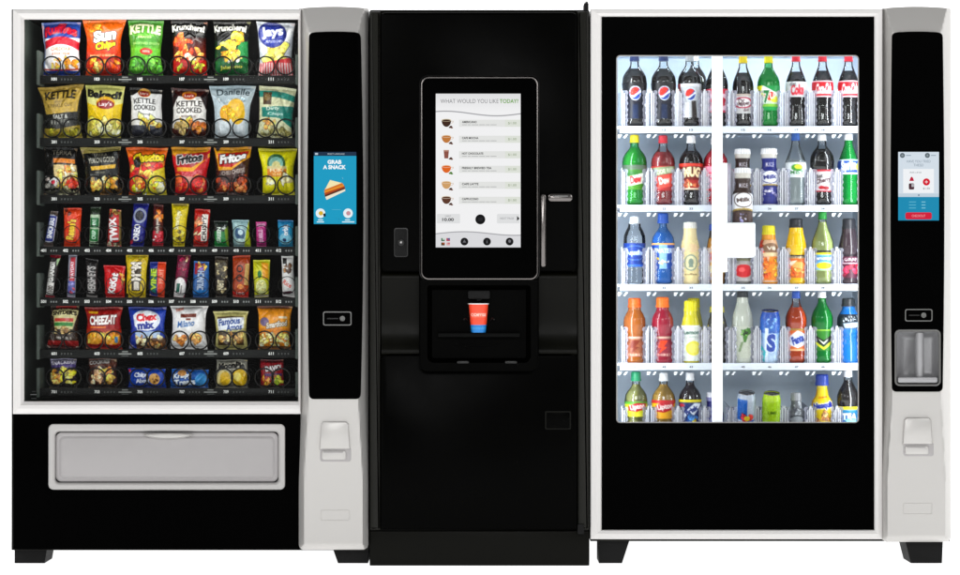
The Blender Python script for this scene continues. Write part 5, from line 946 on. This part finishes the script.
b = MB(); b.add([P(x, y, 6.5) for x, y in inset(pi, .2)], [tuple(range(len(pi)))], 'glass'); b.build('window_glass', m3, recalc=False, smooth=0)
b = MB(); b.prism(q4(713, 46, 722.6, 450), 16, 26, 1, 'led'); b.build('light_pillar', m3)
b = MB(); b.prism(q4(610, 44.5, 872, 47), 18, 30, .5, 'led'); b.build('light_strip', m3)
BL = [634.5, 663.5, 690.5, 717, 742.5, 769, 796, 822.3, 848.6]; RD = [11.4, 11.2, 10.9, 11, 10.6, 10.6, 10.7, 10.8, 10.8]
ROWS = [(126.2, 133), (205, 211.6), (284, 290.8), (363, 370), (441, 448)]
def clip(parent, cx, base, r, h, flip):
    """clear fins either side of a bottle with wavy grip edges"""
    b = MB(); kk = (1+DRINK_D/DP)*S; x0, y0, zb = P(cx, base, DRINK_D)
    for sg in (-1, 1):
        for rad, a0, a1, hh in ((r+1.0, 34, 92, h), (r+2.1, 62, 88, h-3)):
            v = []; na, nz = 12, 22
            for j in range(nz):
                t = j/(nz-1)
                for i in range(na):
                    u = i/(na-1); lead = 7*math.sin(t*20)**2*(1-u) if rad < r+1.5 else 0
                    a = R(a0+lead+(a1-a0-lead)*u); rr_ = rad+.45*math.sin(t*26+u*3)
                    v.append((x0+sg*rr_*kk*math.sin(a), y0-rr_*kk*math.cos(a), zb+t*hh*kk))
            b.add(v, [tuple(q) for q in grid_faces(na, nz)], 'clip')
        xf = x0+sg*(r+2.4)*kk      # side wall of the lane
        b.add([(xf, y0-10*kk, zb), (xf, y0+60*kk, zb), (xf, y0+60*kk, zb+(h+3)*kk), (xf, y0-10*kk, zb+(h-2)*kk)], [(0, 1, 2, 3)], 'clip')
    for sg in (-1, 1):
        for xx, w_, hh, yy in ((r+1.9, .5, h+1, 9), (r-.6, .35, h-3, 11.5), (r+.9, .3, h-1, 11)):  # milky bars put in for the vertical highlights of the clip
            xc = x0+sg*xx*kk; b.add([(xc+p*w_*kk, y0-yy*kk+q*.5*kk, zb+t*kk) for t in (0, hh) for p, q in ((-1, 0), (1, 0), (1, 1), (-1, 1))], [(0, 1, 5, 4), (1, 2, 6, 5), (3, 0, 4, 7), (4, 5, 6, 7)], 'clip_glint')
        for j in range(4):     # bright dashes for highlights, put in as milky tabs on the bottle's flank
            t = 5+j*(h-10)/3.4; a = R(46+6*(j % 2)); a2 = R(66)
            b.add([(x0+sg*(r+1.3)*kk*math.sin(q), y0-(r+1.5)*kk*math.cos(q), zb+(t+dz)*kk) for q, dz in ((a, 0), (a2, -1), (a2, 2.6), (a, 2.2))], [(0, 1, 2, 3)], 'clip_glint')
    b.build('bottle_clip', parent, recalc=False, smooth=60)
for s, (y0, y1) in enumerate(ROWS):
    b = MB(); d0 = 46
    for xa, xb in ((620, 712.6), (722.8, 866)):
        b.prism(q4(xa, y0, xb, y1), d0, d0+4, .5, 'shelfw')
    za, zb_ = P(0, y0+.2, d0+4)[2], P(0, y0+2.4, d0+4)[2]; xa, xb = P(612, 0, d0)[0], P(872, 0, d0)[0]
    b.add([(xa, (d0+4)*S, za), (xb, (d0+4)*S, za), (xb, 148*S, za), (xa, 148*S, za), (xa, (d0+4)*S, zb_), (xb, (d0+4)*S, zb_), (xb, 148*S, zb_), (xa, 148*S, zb_)], [(0, 1, 2, 3), (7, 6, 5, 4), (0, 4, 5, 1), (3, 2, 6, 7)], 'shelfw')
    sh = b.build('shelf', m3)
    b = MB()
    for i, x in enumerate(BL):
        if i != 3: b.text(str((s+1)*10+i+1), x+.6, (y0+y1)/2+.4, 3.6, 2.0, d0-.3, '4c5058', bold=.02)
    # white slanted marks on the lane fronts hanging under the shelf
    b.build('price_strip', sh, recalc=False, smooth=0)
    b = MB()
    for i, x in enumerate(BL):
        xl = x-14
        b.prism(rr(xl-2.6, y1+.1, xl+7, y1+6, (0.1, .1, 3, 1), 3), d0+1, d0+2, 0, 'glass')
        for q in (0, 5.2): b.flat([(xl+q-2.6, y1+1.6), (xl+q+1.6, y1+1.6), (xl+q-.4, y1+5), (xl+q-2.6, y1+5)] if q == 0 else [(xl+q, y1+1.6), (xl+q+2.2, y1+1.6), (xl+q-.2, y1+5), (xl+q-2.4, y1+5)], d0+.6, c='e4e6ea')
    if s < 4: b.build('lane_tabs', sh, recalc=False, smooth=0)
    for i, x in enumerate(BL): clip(sh, x, stand(y0, DRINK_D), RD[i], 36 if s < 4 else 34, i)
# the delivery arm
b = MB(); b.prism(q4(722.8, 163, 727.6, 272), 19, 30, .6, 'white'); b.prism(rr(725, 222.5, 755.4, 257.6, (2, 2, 3.4, 2), 4), 18, 50, 1.2, 'white'); o = b.build('delivery_arm', m3)
b = MB(); b.prism(q4(728.2, 163.5, 731, 222), 26, 48, .4, 'clip'); b.build('arm_guide', o)
foot(m3, (599, 630), (599, 622), 538.5, GY); foot(m3, (905, 943), (911, 942), 540, GY); foot(m3, (599, 630), (599, 622), 538.5, GY, 205, 243); foot(m3, (905, 943), (911, 942), 540, GY, 205, 243)
cc = column(m3, 882, 950.8, 8.6, 541.8, (895.2, 330.4, 940.2, 385.2))
bo = rr(894.8, 329.6, 940.6, 385.8, 5, 6)
def ray(o, cx, cy, a):
    dx, dy = math.cos(a), math.sin(a); best = None
    for i in range(len(o)):
        (x1, y1), (x2, y2) = o[i-1], o[i]; ex, ey = x2-x1, y2-y1; den = dx*ey-dy*ex
        if abs(den) < 1e-9: continue
        t = ((x1-cx)*ey-(y1-cy)*ex)/den; u = ((x1-cx)*dy-(y1-cy)*dx)/den
        if t > 0 and -1e-6 <= u <= 1+1e-6 and (best is None or t > best): best = t
    return (cx+dx*best, cy+dy*best)
co_ = curved(891.8, 942.8, 32.6, 391.6, 4.5, 1.4, 1.6); cx_, cy_ = 917.7, 357.7
an = sorted({round(math.atan2(y-cy_, x-cx_), 5) for x, y in co_+bo})
b = MB(); Ro = [ray(co_, cx_, cy_, a) for a in an]; Ri = [ray(bo, cx_, cy_, a) for a in an]
b.loft([(Ro, -8), (Ro, -12.6), ([(x+(cx_-x)*.0+(.4 if x < 900 else -.4 if x > 936 else 0), y) for x, y in Ro], -13), (Ri, -13), (Ri, -9)], 'black'); b.build('control_panel', cc)
bill_slot(cc, 905, 309, 932.5, 321.4); coin_return(cc, 902.8, 932.6, 417.6, 455.6); emboss(cc, 903, 503, 932.6, 514.6)
b = MB(); b.box(897.6, 151.5, 939.6, 221, -13.6, -13, .2, 'black'); sc = -13.75
b.flat(q4(898.2, 152, 939, 220.5), sc, 'screen', 'd5e0ea'); b.flat(q4(898.2, 197, 939, 220.5), sc-.06, 'screen', '1d8cb4'); b.flat(q4(903.2, 169, 934, 193), sc-.06, 'screen', 'f2f5f8')
b.flat(q4(898.2, 193.6, 939, 197), sc-.05, 'screen', 'c4d4e0')
for x in (902.4, 927.4): b.flat(ell(x, 155.5, 2.5), sc-.06, 'screen', '5c6870'); b.flat(ell(x, 155.5, 1.1), sc-.1, 'screen', '8c989e'); b.flat(q4(x+3.6, 155, x+8.6, 156), sc-.06, 'screen', '9cacb8')
b.text('HAVE YOU TRIED', 918.6, 161.4, 24, 2.6, sc-.06, '7c8c9a', 'screen'); b.text('THESE?', 918.6, 165.2, 10, 2.6, sc-.06, '7c8c9a', 'screen')
b.text('Add a drink', 915.6, 172.4, 12, 1.6, sc-.1, '5c6468', 'screen')
b.flat([(909.4, 181), (910.4, 178), (911.6, 176.6), (913, 178), (914, 181)], sc-.1, 'screen', 'c0203c'); b.flat(rr(908.8, 183.4, 914.2, 189.6, 1.2), sc-.1, 'screen', '4c2c34'); b.flat(q4(911.5, 184, 914, 187), sc-.14, 'screen', 'b8b8bc')
b.flat(ell(926.4, 182, 3.6, n=24), sc-.1, 'screen', 'd81c30'); b.text('+', 926.4, 182, 3, 3, sc-.14, 'f4e4e4', 'screen', .02); b.text('$1.50', 926.4, 188.6, 6.8, 2.2, sc-.1, '4c5450', 'screen')
b.flat(ell(918.8, 195.2, .8, n=10), sc-.1, 'screen', '4c6c84')
for y in (202, 205, 208): b.flat(q4(909, y-.5, 916, y+.5), sc-.1, 'screen', '58b0cc'); b.flat(q4(921.5, y-.5, 925.5, y+.5), sc-.1, 'screen', '7cc4d8')
b.flat(rr(905.4, 212.4, 931.8, 219.4, 2), sc-.1, 'screen', 'd4203c'); b.text('CHECKOUT', 918.6, 215.9, 13.6, 2.4, sc-.14, 'f0a8b0', 'screen')
b.build('touch_screen', cc, recalc=False, smooth=0)
# pick-up bay with bright post
bi = inset(bo, 1.6)
b = MB(); b.loft([(inset(bo, -.2), -12.8), (inset(bo, -.1), -13.9), (inset(bo, .8), -14.2), (bi, -13.6), (inset(bi, .5), -11)], 'line2')
bay = b.build('pickup_bay', cc)
b = MB(); b.loft([(inset(bi, .2), -12.5), (inset(bi, .6), -7), (rr(899.2, 333.6, 936.2, 379, 4, 6), 1), (rr(901.5, 336, 934, 376.5, 4, 6), 6), (rr(904, 339, 931.5, 374, 4, 6), 8)], 'steel', last=True)
b.build('bay_liner', bay, smooth=60)
b = MB(); z0, z1 = P(0, 377.5, -3)[2], P(0, 332.5, -3)[2]; xp, yp = P(919.6, 0, -3)[:2]
b.tube([(xp, yp, z0), (xp, yp, z1)], 4.2*S, 20, 'steel'); b.build('bay_post', bay)
b = MB(); b.prism(rr(897.6, 377, 938, 383, 2), -12.6, 2, 1.5, 'steel'); b.build('bay_ledge', bay)
# ---------------------------------------------------------------- studio, lamps, camera
w = bpy.data.worlds.new('World'); SC.world = w; w.use_nodes = True
w.node_tree.nodes['Background'].inputs[0].default_value = (1, 1, 1, 1); w.node_tree.nodes['Background'].inputs[1].default_value = .22
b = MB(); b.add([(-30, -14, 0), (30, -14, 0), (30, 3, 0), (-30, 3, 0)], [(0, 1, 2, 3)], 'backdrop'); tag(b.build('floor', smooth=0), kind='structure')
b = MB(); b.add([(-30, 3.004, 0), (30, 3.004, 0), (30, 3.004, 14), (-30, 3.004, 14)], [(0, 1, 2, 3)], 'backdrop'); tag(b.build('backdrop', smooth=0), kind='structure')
def lamp(name, loc, target, sx, sy, power, col=(1, 1, 1)):
    l = bpy.data.lights.new(name, 'AREA'); l.shape = 'RECTANGLE'; l.size = sx; l.size_y = sy; l.energy = power; l.color = col
    o = bpy.data.objects.new(name, l); COL.objects.link(o); o.location = loc
    o.rotation_euler = (Vector(target)-Vector(loc)).to_track_quat('-Z', 'Y').to_euler(); return o
lamp('key_softbox', (-3.6, -4.6, 3.4), (0, 0, .9), 1.8, 2.4, 56)
lamp('fill_softbox', (3.8, -4.6, 3.0), (0, 0, .9), 1.8, 2.4, 46)
lamp('front_softbox', (0, -7.6, 2.6), (0, 0, .7), 3.4, 1.0, 125)
# tube lights inside the two lit cabinets, above the windows
x0, y0, z0 = P(160, 17, 22); lamp('cabinet_tube', (x0, y0, z0), (x0, y0+.16, z0-.9), .86, .04, 1.6, (1, .98, .94))
x0, y0, z0 = P(741, 49, 70); lamp('cooler_tube', (x0, y0, z0), (x0, y0+.25, z0-.3), .84, .05, 6.5, (.86, .95, 1))
for px in (611, 868):      # unseen fill lamps added behind the window frame to brighten the back wall
    x0, y0, z0 = P(px, 245, 18); lamp('added_door_fill', (x0, y0, z0), (P(741, 0, 0)[0], y0+.6, z0), .03, 1.25, 2.9, (.92, .96, 1))
cam = bpy.data.cameras.new('camera'); co = bpy.data.objects.new('camera', cam); COL.objects.link(co)
co.location = (0, -DP*S, (GY-CY)*S); co.rotation_euler = (math.pi/2, 0, 0)
cam.sensor_width = 36; cam.lens = 36*DP/960.0; cam.clip_start = .1; cam.clip_end = 200
SC.camera = co
SC.view_settings.view_transform = 'Standard'; SC.view_settings.look = 'None'; SC.view_settings.exposure = 0; SC.view_settings.gamma = 1
SC.cycles.transparent_max_bounces = 32; SC.cycles.max_bounces = 10
